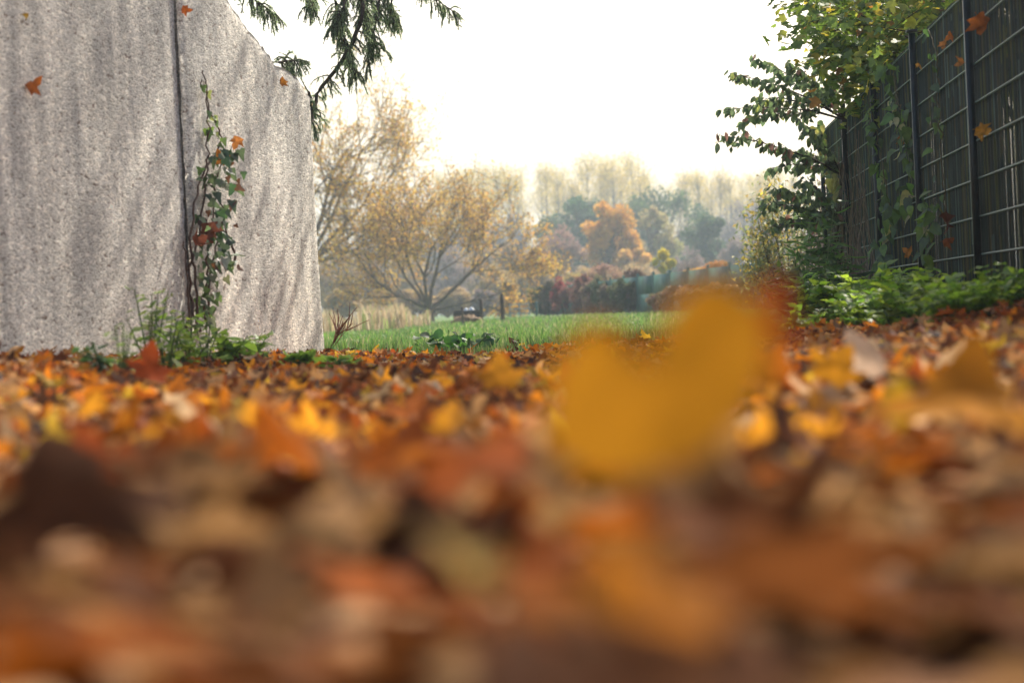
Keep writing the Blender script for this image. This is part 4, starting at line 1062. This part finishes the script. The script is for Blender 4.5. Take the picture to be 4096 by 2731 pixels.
def willow(name, label, x, yt, yb, wpx, d, pal, seed, nst=26, ls=.06):
    r = np.random.default_rng(seed); base = atx(x, d, 0); t = tag(empty(name, base), label, 'shrub'); mb = MB(); lf = MB()
    W = wpx / FPX * d / 2
    for k in range(nst):
        u = r.uniform(-1, 1); zt = at(x, yt, d)[2] * (1 - .45 * u * u) * r.uniform(.65, 1.05)
        e = np.array([base[0] + u * W * 1.1, d + r.normal() * W * .5, zt]); md = (base + e) / 2 + np.array([u * W * .2, 0, zt * .06]); pts = np.array([base + r.normal(size=3) * [.05, .05, 0], (base + md) / 2, md, (md + e) / 2, e])
        tube(mb, pts, [.010, .008, .006, .004, .002], 4)
        m_ = 110; q = r.uniform(.25, 1, m_) * 4; i = np.minimum(q.astype(int), 3); p = pts[i] + (pts[i + 1] - pts[i]) * (q - i)[:, None] + r.normal(size=(m_, 3)) * .10 * np.array([1, 1, .8])
        flecks(lf, p, ls * rng.uniform(.6, 1.4, m_), pick(pal, m_, .2), .4)
    mb.build('branches', M['dark_bark'], t, base); lf.build('leaves', M['leaf'], t, base)
willow('willow_shrub', 'airy yellow and pale green willow shrub beyond the fence end', 792, 168, 300, 82, 30, [(.24, .26, .10, 3), (.48, .36, .06, 2), (.14, .18, .07, 2), (.40, .28, .08, 1)], 3, 34, .07)
willow('willow_shrub', 'taller grey green willow shrub close behind the dogwood', 822, 175, 300, 50, 27, [(.14, .18, .08, 3), (.2, .2, .12, 2), (.24, .18, .13, 1)], 4, 26, .06)
willow('brush_shrub', 'grey purple bare brush at the far fence end', 838, 165, 300, 30, 24, [(.22, .17, .16, 3), (.26, .2, .16, 1)], 5, 26, .05)

TALL = [(.11, .22, .05, 3), (.15, .28, .05, 3), (.07, .14, .04, 2)]
for k, (x, d, ytop, lab) in enumerate([(796, 16.5, 250, 'low leafy herb at the left edge of the tall green herbs'), (806, 16, 230, 'tall green herb with narrow leaves, leftmost tall stem below the dogwood'), (817, 15.6, 205, 'tallest green herb with narrow leaves below the dogwood'),
        (826, 16.4, 225, 'tall narrow leaved herb right of the tallest one'), (836, 16, 235, 'narrow leaved herb before the dry stalks'), (844, 15.6, 250, 'shorter narrow leaved herb at the fence foot'), (812, 14.8, 262, 'bushy narrow leaved herb in front of the tall stems'), (830, 14.6, 268, 'bushy herb before the dry stalks at the fence foot'), (800, 15, 275, 'low bushy herb behind the dandelion')]):
    p = atx(x, d, .3); p[2] = float(zg(p[0], d)) * .7; h = at(x, ytop, d)[2] - p[2]
    herb('tall_herb', lab, p, h, 4, LANCE, .20, TALL, .18, 17, seed=600 + k, group='tall herbs at the fence end', droop=.35, stemcol=(.22, .28, .10))

# nettles along the fence foot
npro = [herb('nettle_plant', 'x', (0, 0, 0), .30, 7, NETTLE, .115, [(.26, .44, .03, 3), (.36, .50, .04, 3), (.15, .29, .03, 2)], .75, 7, seed=700 + k, pairs=True, droop=.25) for k in range(6)]
nk = 0; nus = set()
for row, (dd, hsc) in enumerate([(9.2, .8), (10.0, .95), (10.9, 1.05), (11.9, 1.1), (12.9, 1.1), (13.8, 1.0), (14.6, .85)]):
    for j in range(7):
        y = dd + rng.normal() * .25; x = fX(y) - .12 - rng.uniform(0, 1) * (.95 if y < 13 else .7) * (1.0 if y > 10 else .55)
        if y > 13.5 and x < 1.75: x += .3
        i = nk % 6; o = npro[i] if i not in nus else copy_tree(npro[i]); nus.add(i); nk += 1
        toe = (fX(y) - x); s = .82 * hsc * rng.uniform(.75, 1.2) * (1.15 - .5 * toe)
        o.location = (x, y, float(zg(x, y)) - .01); o.scale = (s, s, s); o.rotation_euler = (0, 0, rng.uniform(0, 6.28))
        tag(o, 'bright green nettle growing in the thick patch along the fence foot', 'nettle', 'nettles along the fence foot')

def dandelion():
    p = at(792, 304, 12.6); b = np.array([p[0] + .03, 12.6, float(zg(p[0], 12.6))]); t = tag(empty('dandelion', b), 'yellow dandelion flower standing at the edge of the nettles', 'flower')
    mb = MB(); tube(mb, [b, (b + p) / 2 + [.02, 0, 0], p], .003, 5, (.25, .28, .10)); mb.build('stem', M['stem'], t, b)
    mb = MB(); n = 60; a = np.linspace(0, 40, n); tip = np.stack([np.cos(a), np.sin(a), .15 + .5 * rng.uniform(size=n)], 1); leaf_cloud(mb, LANCE, np.tile(p, (n, 1)), .024, (.75, .52, .03), normal=(0, 0, 1), tip=tip, tilt=.3); mb.build('flower_head', M['leaf'], t, b)
dandelion()
haze()
